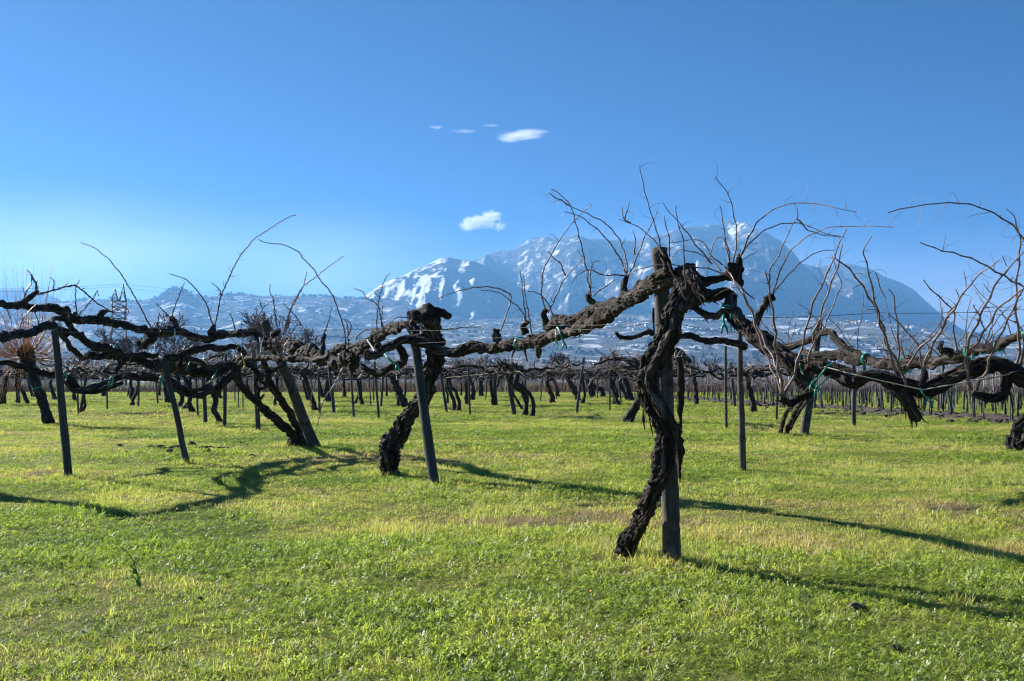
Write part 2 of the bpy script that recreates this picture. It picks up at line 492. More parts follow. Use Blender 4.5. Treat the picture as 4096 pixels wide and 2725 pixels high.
# taller tufts round the feet of posts and trunks are added through FEET below
def grass_field(extra):
    x = np.concatenate([gx, extra[:, 0]]); y = np.concatenate([gy, extra[:, 1]])
    n = len(x)
    me = bpy.data.meshes.new('grass')
    me.vertices.add(n)
    me.vertices.foreach_set('co', np.stack([x, y, np.zeros(n)], 1).astype(np.float32).ravel())
    def attr(nm, ty, arr, key='value'):
        a_ = me.attributes.new(nm, ty, 'POINT'); a_.data.foreach_set(key, np.ascontiguousarray(arr).ravel())
    r = np.random.default_rng(77)
    attr('kind_index', 'INT', np.concatenate([gidx, extra[:, 2]]).astype(np.int32))
    attr('tint', 'FLOAT', np.concatenate([gt, extra[:, 3]]).astype(np.float32))
    s_xy = np.concatenate([gs, extra[:, 4]]); s_z = np.concatenate([gz, extra[:, 5]])
    attr('size', 'FLOAT_VECTOR', np.stack([s_xy, s_xy, s_z], 1).astype(np.float32), 'vector')
    attr('turn', 'FLOAT_VECTOR', np.stack([r.normal(0, .12, n), r.normal(0, .12, n), r.uniform(0, 6.28, n)], 1).astype(np.float32), 'vector')
    o = bpy.data.objects.new('grass', me); COL.objects.link(o)
    ng = bpy.data.node_groups.new('grass_scatter', 'GeometryNodeTree')
    ng.interface.new_socket('Geometry', in_out='INPUT', socket_type='NodeSocketGeometry')
    ng.interface.new_socket('Geometry', in_out='OUTPUT', socket_type='NodeSocketGeometry')
    gi_ = ng.nodes.new('NodeGroupInput'); go = ng.nodes.new('NodeGroupOutput')
    ci = ng.nodes.new('GeometryNodeCollectionInfo')
    ci.inputs['Collection'].default_value = KINDS_COL
    ci.inputs['Separate Children'].default_value = True
    ci.inputs['Reset Children'].default_value = True
    ip = ng.nodes.new('GeometryNodeInstanceOnPoints')
    ip.inputs['Pick Instance'].default_value = True
    def named(nm, ty):
        a_ = ng.nodes.new('GeometryNodeInputNamedAttribute'); a_.data_type = ty
        a_.inputs['Name'].default_value = nm
        return a_.outputs[0]
    mp = ng.nodes.new('GeometryNodeMeshToPoints')
    ng.links.new(gi_.outputs[0], mp.inputs['Mesh'])
    ng.links.new(mp.outputs[0], ip.inputs['Points'])
    ng.links.new(ci.outputs[0], ip.inputs['Instance'])
    ng.links.new(named('kind_index', 'INT'), ip.inputs['Instance Index'])
    e2r = ng.nodes.new('FunctionNodeEulerToRotation')
    ng.links.new(named('turn', 'FLOAT_VECTOR'), e2r.inputs[0])
    ng.links.new(e2r.outputs[0], ip.inputs['Rotation'])
    ng.links.new(named('size', 'FLOAT_VECTOR'), ip.inputs['Scale'])
    ng.links.new(ip.outputs[0], go.inputs[0])
    md = o.modifiers.new('scatter', 'NODES'); md.node_group = ng
    return tag(o, 'short green winter grass, clover and dry straw covering the field', 'grass', None, 'stuff')
FEET = []      # (x, y, spread, count)

# ------------------------------------------------------------------ mountains and hills
def mountain_material(name, wood, rock, bias, scale, fields=0.0, aspect=0.35, alt=0.0):
    m, nt, out = new_mat(name)
    L = nt.links.new
    geo = N(nt, 'ShaderNodeNewGeometry')
    sp = N(nt, 'ShaderNodeSeparateXYZ'); L(geo.outputs['Position'], sp.inputs[0])
    sn = N(nt, 'ShaderNodeSeparateXYZ'); L(geo.outputs['Normal'], sn.inputs[0])
    mp = N(nt, 'ShaderNodeMapping'); mp.inputs['Scale'].default_value = (scale, scale * .8, scale * 2.0)
    L(geo.outputs['Position'], mp.inputs['Vector'])
    n1 = N(nt, 'ShaderNodeTexNoise', Scale=1.0, Detail=9.0, Roughness=0.66)
    L(mp.outputs[0], n1.inputs['Vector'])
    n2 = N(nt, 'ShaderNodeTexNoise', Scale=0.02, Detail=6.0, Roughness=0.7)
    L(geo.outputs['Position'], n2.inputs['Vector'])
    s = math_n(nt, 'ADD', n1.outputs[0], bias)
    s = math_n(nt, 'ADD', s, math_n(nt, 'MULTIPLY', sn.outputs[0], -aspect))
    s = math_n(nt, 'ADD', s, math_n(nt, 'MULTIPLY', sp.outputs[2], alt))
    s = math_n(nt, 'ADD', s, math_n(nt, 'MULTIPLY', math_n(nt, 'SUBTRACT', n2.outputs[0], 0.5), 0.55 if fields else 1.1))
    if fields:
        mv = N(nt, 'ShaderNodeMapping'); mv.inputs['Scale'].default_value = (1 / 75.0, 1 / 55.0, 0)
        L(geo.outputs['Position'], mv.inputs['Vector'])
        vo = N(nt, 'ShaderNodeTexVoronoi', Scale=1.0, Randomness=0.9)
        L(mv.outputs[0], vo.inputs['Vector'])
        sc_ = N(nt, 'ShaderNodeSeparateXYZ'); L(vo.outputs['Color'], sc_.inputs[0])
        s = math_n(nt, 'ADD', s, math_n(nt, 'MULTIPLY', math_n(nt, 'SUBTRACT', sc_.outputs[0], 0.5), fields))
    mask = ramp(nt, [(0.55, 0.0), (0.70, 1.0)], s)
    c = ramp(nt, [(0.35, wood), (0.65, rock)], n2.outputs[0])
    mx = N(nt, 'ShaderNodeMixRGB'); mx.inputs[2].default_value = (0.82, 0.83, 0.85, 1)
    L(mask.outputs[0], mx.inputs[0]); L(c.outputs[0], mx.inputs[1])
    bs = N(nt, 'ShaderNodeBsdfDiffuse')
    L(mx.outputs[0], bs.inputs['Color'])
    bp = N(nt, 'ShaderNodeBump', Strength=0.9, Distance=25.0)
    L(n2.outputs[0], bp.inputs['Height']); L(bp.outputs[0], bs.inputs['Normal'])
    L(bs.outputs[0], out.inputs['Surface'])
    return m

SURF = {}
def ridge(name, label, crest, dc, df, db, mat, amp=0.25, nt_=70, seed=1, wander=0.06, fine=0.010, power=1.25, step=7, gully=420.0, foot_z=0.0):
    c = np.array(crest, float)
    px = np.arange(c[0, 0], c[-1, 0] + 1, step)
    py = np.interp(px, c[:, 0], c[:, 1])
    # gentle rounding of the traced corners
    k = np.ones(3) / 3
    py = np.convolve(np.pad(py, 1, mode='edge'), k, 'valid')
    dcr = dc * (1 + wander * fbm(px / 260.0, 2.0, 0.0, seed, 3))
    top = np.array([at(a, b, d) for a, b, d in zip(px, py, dcr)])
    ux = top[:, 0] / top[:, 1]
    t = np.concatenate([np.linspace(0, 1, nt_), 1 + np.linspace(0, 1, 14)[1:]])
    T, I = np.meshgrid(t, np.arange(len(px)), indexing='ij')
    Yd = np.where(T <= 1, df + (dcr[I] - df) * T, dcr[I] + (db - dcr[I]) * (T - 1))
    Xd = ux[I] * Yd
    H = top[I, 2]
    prof = np.where(T <= 1, np.clip(T, 0, 1) ** power, 1 - 0.85 * np.clip(T - 1, 0, 1) ** 0.9)
    rg_ = ridged(Xd / gully, Yd / (gully * 1.5), seed, 6) - 0.55
    big = fbm(Xd / (gully * 2.6), Yd / (gully * 2.6), 0.0, seed + 50, 3)
    env = np.clip(4 * T * (1 - T), 0, 1) ** 0.8 * (T <= 1)
    env2 = np.where(T <= 1, np.clip(T * 3, 0, 1), 1)
    Z = H * prof + amp * H * env * (rg_ * .8 + .35 * big) + fine * H * env2 * fbm(Xd / 60.0, Yd / 60.0, 0.0, seed + 70, 4)
    Z = np.maximum(Z, -0.5 + 0 * Z)
    Z = np.where(T == 0, -0.6, Z)
    n, mcols = T.shape
    gi = np.arange(n * mcols).reshape(n, mcols)
    q = np.stack([gi[:-1, :-1], gi[:-1, 1:], gi[1:, 1:], gi[1:, :-1]], -1).reshape(-1, 4)
    mb = MB(); mb.add(np.stack([Xd.ravel(), Yd.ravel(), Z.ravel()], 1), q)
    o = mb.build(name, mat)
    tag(o, label, None, None, 'structure')
    SURF[label] = (px, t, Xd, Yd, Z)
    return o

M_MTN = mountain_material('wooded_mountain', (0.055, 0.048, 0.043), (0.19, 0.175, 0.165), -0.165, 1 / 110.0, 0.0, 0.24, 0.00006)
M_FRONT = mountain_material('snowy_spur', (0.045, 0.038, 0.032), (0.12, 0.10, 0.09), -0.085, 1 / 150.0, 0.0, 0.62, 0.00004)
M_HILL = mountain_material('snowy_fields', (0.065, 0.058, 0.054), (0.19, 0.178, 0.17), -0.06, 1 / 200.0, 0.36, 0.10)
M_HILL2 = mountain_material('patchwork_slope', (0.075, 0.07, 0.060), (0.20, 0.188, 0.175), -0.06, 1 / 220.0, 0.36, 0.08)
M_FARHILL = mountain_material('distant_hill', (0.05, 0.045, 0.04), (0.10, 0.09, 0.08), -0.3, 1 / 400.0, 0.0, 0.1)

ridge('mountain', 'highest blue mountain with rocky snow-dusted summit', [(1500, 1240), (1700, 1150), (1850, 1080), (1900, 1042), (1960, 1020), (2000, 1007), (2060, 998), (2090, 985), (2110, 970), (2150, 962), (2200, 958), (2280, 943), (2310, 944), (2370, 955), (2460, 963), (2540, 963), (2620, 942), (2700, 922), (2790, 905), (2880, 893), (2930, 887), (2960, 884), (2990, 893), (3010, 908), (3080, 935), (3130, 970), (3170, 1010), (3215, 1060), (3300, 1130), (3420, 1230), (3600, 1330), (3750, 1420)],
      6400, 3600, 8200, M_MTN, 0.34, 90, 3, 0.05, 0.007, 1.15, 7, 330.0)
ridge('mountain', 'snow-edged spur in front of the main mountain', [(1250, 1330), (1380, 1240), (1450, 1190), (1500, 1155), (1560, 1122), (1640, 1090), (1700, 1062), (1765, 1032), (1800, 1030), (1850, 1042), (1900, 1048), (1960, 1073), (2030, 1118), (2100, 1165), (2200, 1230), (2350, 1300), (2500, 1370), (2650, 1440)],
      5600, 3700, 6800, M_FRONT, 0.34, 70, 9, 0.03, 0.007, 1.1, 7, 330.0)
ridge('mountain', 'rounded wooded mountain falling steeply to the right', [(2900, 1150), (3050, 1090), (3215, 1056), (3290, 1068), (3330, 1062), (3400, 1052), (3470, 1070), (3540, 1105), (3600, 1130), (3650, 1155), (3695, 1195), (3740, 1237), (3790, 1280), (3850, 1318), (3920, 1343), (4100, 1370), (4500, 1400)],
      7400, 4600, 8800, M_MTN, 0.28, 70, 17, 0.02, 0.006, 1.05, 7, 330.0)
ridge('hill', 'faint distant hill at the far left', [(-700, 1190), (-300, 1150), (0, 1160), (90, 1160), (180, 1173), (240, 1200), (330, 1250), (450, 1330)],
      7200, 4800, 8600, M_FARHILL, 0.1, 40, 23, 0.02, 0.006, 1.0)
ridge('hill', 'blue plateau of snowy fields and villages with a dark wooded knoll', [(-700, 1260), (-200, 1250), (60, 1240), (200, 1216), (300, 1203), (430, 1195), (520, 1203), (600, 1196), (640, 1183), (680, 1160), (705, 1153), (735, 1160), (790, 1184), (830, 1190), (900, 1180), (950, 1176), (1050, 1183), (1150, 1185), (1300, 1182), (1400, 1192), (1480, 1196), (1600, 1200), (1800, 1240), (2100, 1300), (2300, 1360)],
      5000, 2700, 6200, M_HILL, 0.14, 60, 31, 0.04, 0.010, 0.9, 7, 300)
ridge('hill', 'lower valley slope patched with snow below the mountains', [(900, 1330), (1300, 1300), (1700, 1290), (2000, 1275), (2400, 1255), (2800, 1262), (3050, 1262), (3300, 1275), (3600, 1295), (3800, 1325), (4000, 1345), (4300, 1360), (4700, 1370)],
      4300, 2000, 5400, M_HILL2, 0.10, 70, 37, 0.04, 0.008, 0.85, 7, 280)
ridge('hill', 'low near valley rise with woods behind the vineyard', [(-900, 1400), (0, 1395), (600, 1405), (1100, 1400), (1600, 1412), (2100, 1430), (2600, 1440), (3200, 1446), (3800, 1440), (4300, 1436), (5000, 1430)],
      2300, 950, 2900, M_HILL2, 0.10, 40, 43, 0.04, 0.012, 0.9, 12, 160)

def surf_point(label, i, t):
    px, ts, X, Y, Z = SURF[label]
    k = min(range(len(ts)), key=lambda a: abs(ts[a] - t))
    return np.array((X[k, i], Y[k, i], Z[k, i]))
ICO = None
def blob(mb, c, r, h, rng):
    """an irregular low crown: two squashed rings and caps"""
    n = 6
    a = np.arange(n) / n * 6.283 + rng.random() * 6
    v = [c + np.array((0, 0, h))]
    for f, z in ((.75, .7), (1.0, .3), (.55, 0.0)):
        rr = r * f * rng.uniform(.6, 1.3, n)
        v += [c + np.array((rr[k] * math.cos(a[k]), rr[k] * math.sin(a[k]), h * z * rng.uniform(.75, 1.25))) for k in range(n)]
    q, t = [], []
    for k in range(n):
        t.append((0, 1 + k, 1 + (k + 1) % n))
        for L_ in (0, 1):
            a0 = 1 + L_ * n
            q.append((a0 + k, a0 + n + k, a0 + n + (k + 1) % n, a0 + (k + 1) % n))
    mb.add(np.array(v), np.array(q), np.array(t))
M_FARTREE = plain('bare_woodland', (0.045, 0.037, 0.034), 0.95, 0, 0.4, 0.05)
def far_wood(label, ntree, seed, size, tr, crest_share=0.3, desc=''):
    px, ts, X, Y, Z = SURF[label]
    rng = np.random.default_rng(seed)
    mb = MB()
    for k in range(ntree):
        i = int(rng.integers(0, len(px)))
        t = rng.uniform(*tr) if rng.random() > crest_share else rng.uniform(.97, 1.0)
        p = surf_point(label, i, t)
        if fbm(p[0] / 180, p[1] / 180, 0.0, 61, 3) < -0.05 and rng.random() > .15: continue
        m_ = int(rng.integers(1, 5))
        for j in range(m_):
            s = size * rng.uniform(.5, 1.3)
            blob(mb, p + np.array((rng.normal(0, size * 1.5), rng.normal(0, size), -s * .2)), s * rng.uniform(.5, 1.0), s * 1.3, rng)
    if label == PLATEAU:
        for k in range(500):
            i = int(np.searchsorted(px, rng.normal(705, 55))); p = surf_point(label, i, rng.uniform(.78, 1.0)); s = size * rng.uniform(.6, 1.3)
            blob(mb, p + np.array((rng.normal(0, 8), 0, -s * .2)), s, s * 1.1, rng)
    o = mb.build('far_woodland', M_FARTREE, None, (0, 0, 0), False)
    return tag(o, desc, 'woodland', None, 'stuff')
PLATEAU = 'blue plateau of snowy fields and villages with a dark wooded knoll'
VALLEY = 'lower valley slope patched with snow below the mountains'
RISE = 'low near valley rise with woods behind the vineyard'
far_wood(PLATEAU, 1100, 3, 9, (.15, 1.0), .35, 'dark bare woodland dotted over the left snowy plateau')
far_wood(VALLEY, 1200, 4, 8, (.1, 1.0), .1, 'dark bare woodland dotted over the valley slope')
far_wood(RISE, 900, 6, 4.5, (.1, 1.0), .2, 'bare woodland on the near valley rise')

def houses(label, n, seed, clusters, desc):
    px, ts, X, Y, Z = SURF[label]
    rng = np.random.default_rng(seed)
    mw, mr = MB(), MB()
    for k in range(n):
        cp, ct, sx, st = clusters[int(rng.integers(0, len(clusters)))]
        i = int(np.clip(np.searchsorted(px, cp + rng.normal(0, sx)), 0, len(px) - 1))
        p = surf_point(label, i, np.clip(ct + rng.normal(0, st), .05, .99)) + np.array((rng.normal(0, 8), 0, 0))
        w, d, h, rh = rng.uniform(4, 8), rng.uniform(4, 7), rng.uniform(5, 9), rng.uniform(1.5, 3)
        a = rng.uniform(-.5, .5); ca, sa = math.cos(a), math.sin(a)
        def P(x, y, z): return (p[0] + x * ca - y * sa, p[1] + x * sa + y * ca, p[2] + z)
        mw.add([P(-w, -d, -3), P(w, -d, -3), P(w, d, -3), P(-w, d, -3), P(-w, -d, h), P(w, -d, h), P(w, d, h), P(-w, d, h), P(-w, 0, h + rh), P(w, 0, h + rh)],
               [(0, 1, 5, 4), (1, 2, 6, 5), (2, 3, 7, 6), (3, 0, 4, 7)], [(4, 7, 8), (5, 9, 6)])
        e = 1.06
        mr.add([P(-w * e, -d * 1.12, h - .3), P(w * e, -d * 1.12, h - .3), P(w * e, 0, h + rh + .25), P(-w * e, 0, h + rh + .25), P(w * e, d * 1.12, h - .3), P(-w * e, d * 1.12, h - .3)],
               [(0, 1, 2, 3), (3, 2, 4, 5)])
    root = thing('far_village', (0, 0, 0), desc, 'village')
    root['kind'] = 'stuff'
    a = mw.build('wall', M_HWALL, root, (0, 0, 0), False); b = mr.build('roof', M_HROOF, root, (0, 0, 0), False)
    a['kind'] = 'stuff'; b['kind'] = 'stuff'
M_HWALL = plain('village_plaster', (0.55, 0.50, 0.43), 0.9, 0, 0.35, 0.02)
M_HROOF = plain('snowy_roof', (0.72, 0.72, 0.74), 0.8, 0, 0.15, 0.03)
houses(PLATEAU, 130, 8, [(1000, .85, 120, .06), (1200, .80, 120, .08), (1350, .72, 90, .08), (880, .65, 80, .06), (1120, .6, 100, .06), (1500, .5, 80, .05)], 'white village houses scattered over the snowy plateau left of the mountain')
houses(VALLEY, 100, 9, [(1900, .75, 160, .06), (2350, .6, 160, .08), (2700, .55, 160, .06), (3500, .8, 150, .06), (2050, .5, 120, .05)], 'pale village houses along the foot of the main mountain')

# ------------------------------------------------------------------ haze
HAZE_TOP = max(float(v[4].max()) for v in SURF.values()) + 25.0
def haze_box():
    mb = MB()
    x0, x1, y0, y1, z0, z1 = -9500, 9500, -1500, 9500, -1.8, HAZE_TOP
    v = [(x0, y0, z0), (x1, y0, z0), (x1, y1, z0), (x0, y1, z0), (x0, y0, z1), (x1, y0, z1), (x1, y1, z1), (x0, y1, z1)]
    mb.add(v, [(0, 3, 2, 1), (4, 5, 6, 7), (0, 1, 5, 4), (1, 2, 6, 5), (2, 3, 7, 6), (3, 0, 4, 7)])
    m, nt, out = new_mat('haze_air')
    pv = N(nt, 'ShaderNodeVolumePrincipled')
    pv.inputs['Color'].default_value = (0.21, 0.53, 1.0, 1)
    pv.inputs['Density'].default_value = 0.000115
    pv.inputs['Anisotropy'].default_value = 0.25
    nt.links.new(pv.outputs[0], out.inputs['Volume'])
    o = mb.build('haze', m, None, (0, 0, 0), False)
    tag(o, 'thin blue haze filling the valley air', 'haze', None, 'stuff')
haze_box()

# ------------------------------------------------------------------ traced limbs
ZA = {1: (0, 800), 2: (900, 800), 3: (1800, 700), 4: (2400, 600), 5: (3072, 700)}
ZB = {1: (0, 1350), 2: (700, 1400), 3: (1400, 1350), 4: (2000, 1350), 5: (2700, 1350), 6: (3296, 1350)}
SA, SB = 1024 / 1460.0, 800 / 2357.0
def tr(zone, pts, d0=7.0, d1=None, w0=9.0, w1=4.0):
    """trace: zone like 'A3'; pts (x, y[, width[, depth]]) in that zoom -> 3D points and radii"""
    o = (ZA if zone[0] == 'A' else ZB)[int(zone[1])]
    s = SA if zone[0] == 'A' else SB
    if d1 is None: d1 = d0
    n = len(pts); P, R = [], []
    for k, p in enumerate(pts):
        f = k / max(1, n - 1)
        d = p[3] if len(p) > 3 else d0 + (d1 - d0) * f
        w = p[2] if len(p) > 2 and p[2] else w0 + (w1 - w0) * f
        P.append(at(o[0] + p[0] * s, o[1] + p[1] * s, d)); R.append(px_size(w * s, d) / 2)
    return np.array(P), np.array(R)

def flakes(mb, P, R, n, seed, lmin=.03, lmax=.10, wid=.022):
    """curling strips of bark lifting off a limb"""
    rng = np.random.default_rng(seed)
    for k in range(n):
        i = int(rng.integers(1, len(P) - 2))
        T = P[i + 1] - P[i - 1]; T = T / (np.linalg.norm(T) + 1e-9)
        u = rng.normal(size=3); u -= T * u.dot(T); u /= np.linalg.norm(u)
        L_ = rng.uniform(lmin, lmax); w = wid * rng.uniform(.4, 1.2)
        side = np.cross(T, u)
        sg = 1 if (T[2] < 0) == (rng.random() < .8) else -1
        s0 = P[i] + u * R[i] * .93
        pts = []
        m = 4
        for j in range(m + 1):
            f = j / m
            c = s0 + T * sg * L_ * f * .9 + u * L_ * .30 * f ** 2 * rng.uniform(.6, 1.1) + np.array((0, 0, -.10 * L_ * f * f))
            ww = w * (1 - .75 * f) * .5
            pts.append(c - side * ww); pts.append(c + side * ww)
        th = u * .002
        v = np.array(pts + [p + th for p in pts])
        nn = 2 * (m + 1)
        q = []
        for j in range(m):
            a = 2 * j
            q += [(a, a + 1, a + 3, a + 2), (nn + a + 2, nn + a + 3, nn + a + 1, nn + a), (a, a + 2, nn + a + 2, nn + a), (a + 1, nn + a + 1, nn + a + 3, a + 3)]
        mb.add(v, q)

CANE_SEED = [100]
def cane_mesh(mb, P, R, rng, node=0.075, tendril=0.35, sides=6):
    """a shoot: kinked at the nodes, swollen there, with buds and a few tendrils"""
    P, R = catmull(P, R, 0.02)
    seg = np.concatenate([[0], np.cumsum(np.linalg.norm(np.diff(P, axis=0), axis=1))])
    total = seg[-1]
    nodes = np.arange(node * rng.uniform(.3, 1), total, node * rng.uniform(.9, 1.25))
    kink = np.zeros_like(P)
    ph = 1.0
    side = np.cross(P[-1] - P[0], (0.2, 1, 0.3)); side /= np.linalg.norm(side) + 1e-9
    vals = [0.0]; pos = [0.0]
    for s in nodes:
        pos.append(s); vals.append(ph * rng.uniform(.3, 1.0)); ph = -ph
    pos.append(total + .01); vals.append(0)
    P = P + side[None] * (np.interp(seg, pos, vals) * np.minimum(R * 1.5, .010))[:, None]
    Rn = R.copy()
    for s in nodes:
        Rn = Rn * (1 + .38 * np.exp(-((seg - s) / .0075) ** 2))
    tube(mb, P, Rn, sides, None, 0, 0, 0, int(rng.integers(0, 999)))
    T = np.gradient(P, axis=0); T /= np.linalg.norm(T, axis=1)[:, None] + 1e-9
    for k, s in enumerate(nodes):
        i = int(np.clip(np.searchsorted(seg, s), 1, len(P) - 2))
        u = side * (1 if k % 2 else -1) + rng.normal(0, .5, 3); u -= T[i] * u.dot(T[i]); u /= np.linalg.norm(u) + 1e-9
        b = P[i] + u * R[i] * .8
        tip = b + (u * .7 + T[i] * .8) * R[i] * rng.uniform(1.6, 3.0)
        tube(mb, np.array([b, (b + tip) / 2, tip]), np.array([R[i] * .75, R[i] * .6, R[i] * .12]), 4)
        if rng.random() < .13 and s < total * .85 and R[i] > .0025:
            L_ = rng.uniform(.05, .22); p = b.copy(); d = u * .9 + T[i] * .8; pts = [p.copy()]
            for j in range(4):
                d = d + rng.normal(0, .22, 3); d /= np.linalg.norm(d); p = p + d * L_ / 4; pts.append(p.copy())
            tube(mb, np.array(pts), np.linspace(R[i] * .55, R[i] * .3, 5) * np.array((1, 1.15, .9, 1.15, .8)), 4)
        if rng.random() < tendril and R[i] < .02:
            L_ = rng.uniform(.05, .16)
            n = 9; p = b.copy(); d = u * .8 + T[i] * .5; pts = [p.copy()]
            curl = rng.normal(0, 1, 3)
            for j in range(n):
                d = d + np.cross(curl, d) * .22 * (j / n * 1.6 + .2) + np.array((0, 0, -.05)); d /= np.linalg.norm(d)
                p = p + d * L_ / n; pts.append(p.copy())
            tube(mb, np.array(pts), np.linspace(.0016, .0007, n + 1), 3)

def cane(root, P, R, seed, mat=M_CANE, tendril=0.5, node=0.075):
    rng = np.random.default_rng(seed)
    mb = MB(); cane_mesh(mb, P, R, rng, node, tendril)
    return mb.build('cane', mat, root)

def tie(root, pts, mat=M_TIE, w=.009):
    """a knotted plastic tie: flat ribbon with two loose ends"""
    P = np.array(pts); mb = MB()
    tube(mb, P, np.full(len(P), w * .5), 5, .01)
    e = P[-1]
    for s in (-1, 1):
        tube(mb, np.array([e, e + np.array((s * .015, -.01, -.02)), e + np.array((s * .022, -.012, -.06))]), np.array([w * .45, w * .4, w * .25]), 5, .012)
    tube(mb, np.array([e + np.array((-.006, -.004, 0)), e + np.array((.006, -.004, .002))]), np.array([w * .8, w * .8]), 5)
    return mb.build('tie', mat, root)
def ring_tie(root, c, axis, r, mat=M_TIE, tail=.12, w=.008, seed=0):
    rng = np.random.default_rng(seed)
    axis = np.asarray(axis, float); axis /= np.linalg.norm(axis)
    u = np.cross(axis, (0.1, 1, .2)); u /= np.linalg.norm(u); v = np.cross(axis, u)
    mb = MB()
    for k in range(2):
        a = np.linspace(0, 6.28, 15)
        off = axis * (k - .5) * w * 1.4
        tube(mb, np.array([c + off + (u * math.cos(x) + v * math.sin(x)) * r for x in a]), np.full(15, w * .5), 5)
    k0 = c - np.array((0, r, 0))
    for s in (-1, 1):
        tube(mb, np.array([k0, k0 + np.array((s * .012, -.012, -tail * .4)), k0 + np.array((s * .02 + rng.normal(0, .01), -.01, -tail))]), np.array([w * .5, w * .4, w * .2]), 5, .02)
    return mb.build('tie', mat, root)

def post(name, p_top, p_bot, d, w_top, w_bot, label, mat=M_POST, group='weathered wooden vineyard posts', d_top=None, sides=14, rag=1.0):
    """a leaning round wooden post: shaft with splits and a sawn top"""
    B = at(p_bot[0], p_bot[1], d); B[2] = 0.0
    Tt = at(p_top[0], p_top[1], d_top or d)
    root = thing('wooden_post', (B[0], B[1], 0), label, 'post', group)
    r0, r1 = px_size(w_bot, d) / 2, px_size(w_top, d_top or d) / 2
    below = B - (Tt - B) * 0.06; below[2] = -0.12
    mb = MB()
    ax = (Tt - below)
    n = 5; P = [below + ax * f for f in np.linspace(0, 1, n)]
    s = int(abs(B[0] * 91 + B[1] * 37)) % 997
    rng = np.random.default_rng(s)
    P = np.array([p + rng.normal(0, r0 * .12, 3) * (0 < k < n - 1) for k, p in enumerate(P)])
    tube(mb, P, np.linspace(r0, r1, n), sides, max(.04, r0 * .8), .045 * rag, .05 * rag, .3, s, 0, 9)
    mb.build('shaft', mat, root)
    FEET.append((B[0], B[1], r0 + .08, 26 if d < 20 else 8))
    return root

# ---- the nearest vine -------------------------------------------------------
def trunk_limb(root, name, P, R, seed, sides=26, rough=.13, knob=.16, twist=2.2, mat=M_BARK, step=.02, wob=.12, fl=0, fibre=9):
    mb = MB()
    if name != 'trunk': wob *= 2.4; knob *= 1.1; R = np.asarray(R) * .84
    else: rough *= 1.25; wob *= 1.5
    P2, R2 = tube(mb, P, R, sides, step, rough, knob, twist, seed, wob, fibre, 5.0 if name in ('arm', 'spur') else 1.5, .035)
    o = mb.build(name, mat, root, None, False)
    if fl:
        fb = MB(); flakes(fb, P2, R2, fl, seed + 1)
        f = fb.build('loose_bark', M_STRIP, o); f['kind'] = 'stuff'
    return o
def knobs(root, pts, seed, mat=M_BARK, name='spur'):
    """gnarled old pruning head: a lumpy cluster"""
    P, R = pts
    mb = MB(); rng = np.random.default_rng(seed)
    tube(mb, P, R, 14, .012, .2, .3, 1.0, seed, .5, 7, 14.0, .05)
    for k in range(4):
        i = len(P) - 1 - int(rng.integers(0, max(1, len(P) // 2)))
        d = rng.normal(size=3); d /= np.linalg.norm(d)
        tube(mb, np.array([P[i], P[i] + d * R[i] * .9, P[i] + d * R[i] * 1.5]), np.array([R[i] * .7, R[i] * .65, R[i] * .35]), 8, .01, .15, .25, 0, seed + k)
    return mb.build(name, mat, root)

post('wooden_post', (2638, 993), (2687, 2256), ground_d(2256), 60, 72, 'thickest wooden post, nearest the camera, with a vine trunk twisted round it', M_POST, None, None, 22)
B0 = at(2500, 2215, ground_d(2215)); B0[2] = 0
V1 = thing('grapevine', B0, 'nearest old grapevine, its thick twisted trunk climbing the big post', 'grapevine')
FEET.append((B0[0], B0[1], .16, 60))
FEET.append((at(2687, 2256, ground_d(2256))[0], ground_d(2256), .16, 80))
pt = [(2488, 2236, 80, 7.75), (2515, 2170, 62, 7.68), (2545, 2120, 57, 7.58), (2577, 2058, 58, 7.42), (2603, 1995, 60, 7.28), (2628, 1930, 62, 7.16), (2652, 1875, 66, 7.08), (2666, 1815, 64, 7.04), (2668, 1750, 70, 7.02), (2662, 1700, 78, 7.02), (2640, 1660, 80, 7.02), (2615, 1615, 80, 7.04), (2597, 1565, 74, 7.06), (2588, 1515, 72, 7.06), (2600, 1470, 76, 7.05), (2628, 1420, 82, 7.03), (2655, 1375, 80, 7.0), (2672, 1320, 72, 6.98), (2682, 1270, 70, 6.98), (2702, 1220, 76, 6.98), (2728, 1165, 82, 7.02), (2742, 1110, 84, 7.08), (2735, 1075, 76, 7.1)]
P = np.array([at(a, b, d) for a, b, w, d in pt]); R = np.array([px_size(w, d) / 2 for a, b, w, d in pt])
P[0][2] = -0.06
tk = trunk_limb(V1, 'trunk', P, R, 4, 34, .17, .13, 3.2, M_BARK, .014, .15, 230, 11)
# a second woody strand wound round the trunk
pt2 = [(2540, 2150, 26, 7.55), (2580, 2080, 28, 7.36), (2622, 1990, 30, 7.18), (2660, 1900, 32, 7.02), (2690, 1810, 36, 6.98), (2690, 1720, 40, 6.95), (2650, 1640, 40, 6.92), (2610, 1560, 36, 6.95), (2600, 1480, 34, 6.95), (2645, 1400, 36, 6.92), (2690, 1310, 34, 6.9), (2700, 1230, 32, 6.92), (2745, 1150, 34, 6.96)]
P2 = np.array([at(a, b, d) for a, b, w, d in pt2]); R2 = np.array([px_size(w, d) / 2 for a, b, w, d in pt2])
trunk_limb(V1, 'trunk_strand', P2, R2, 14, 16, .2, .15, 4, M_BARK, .014, .2, 60)
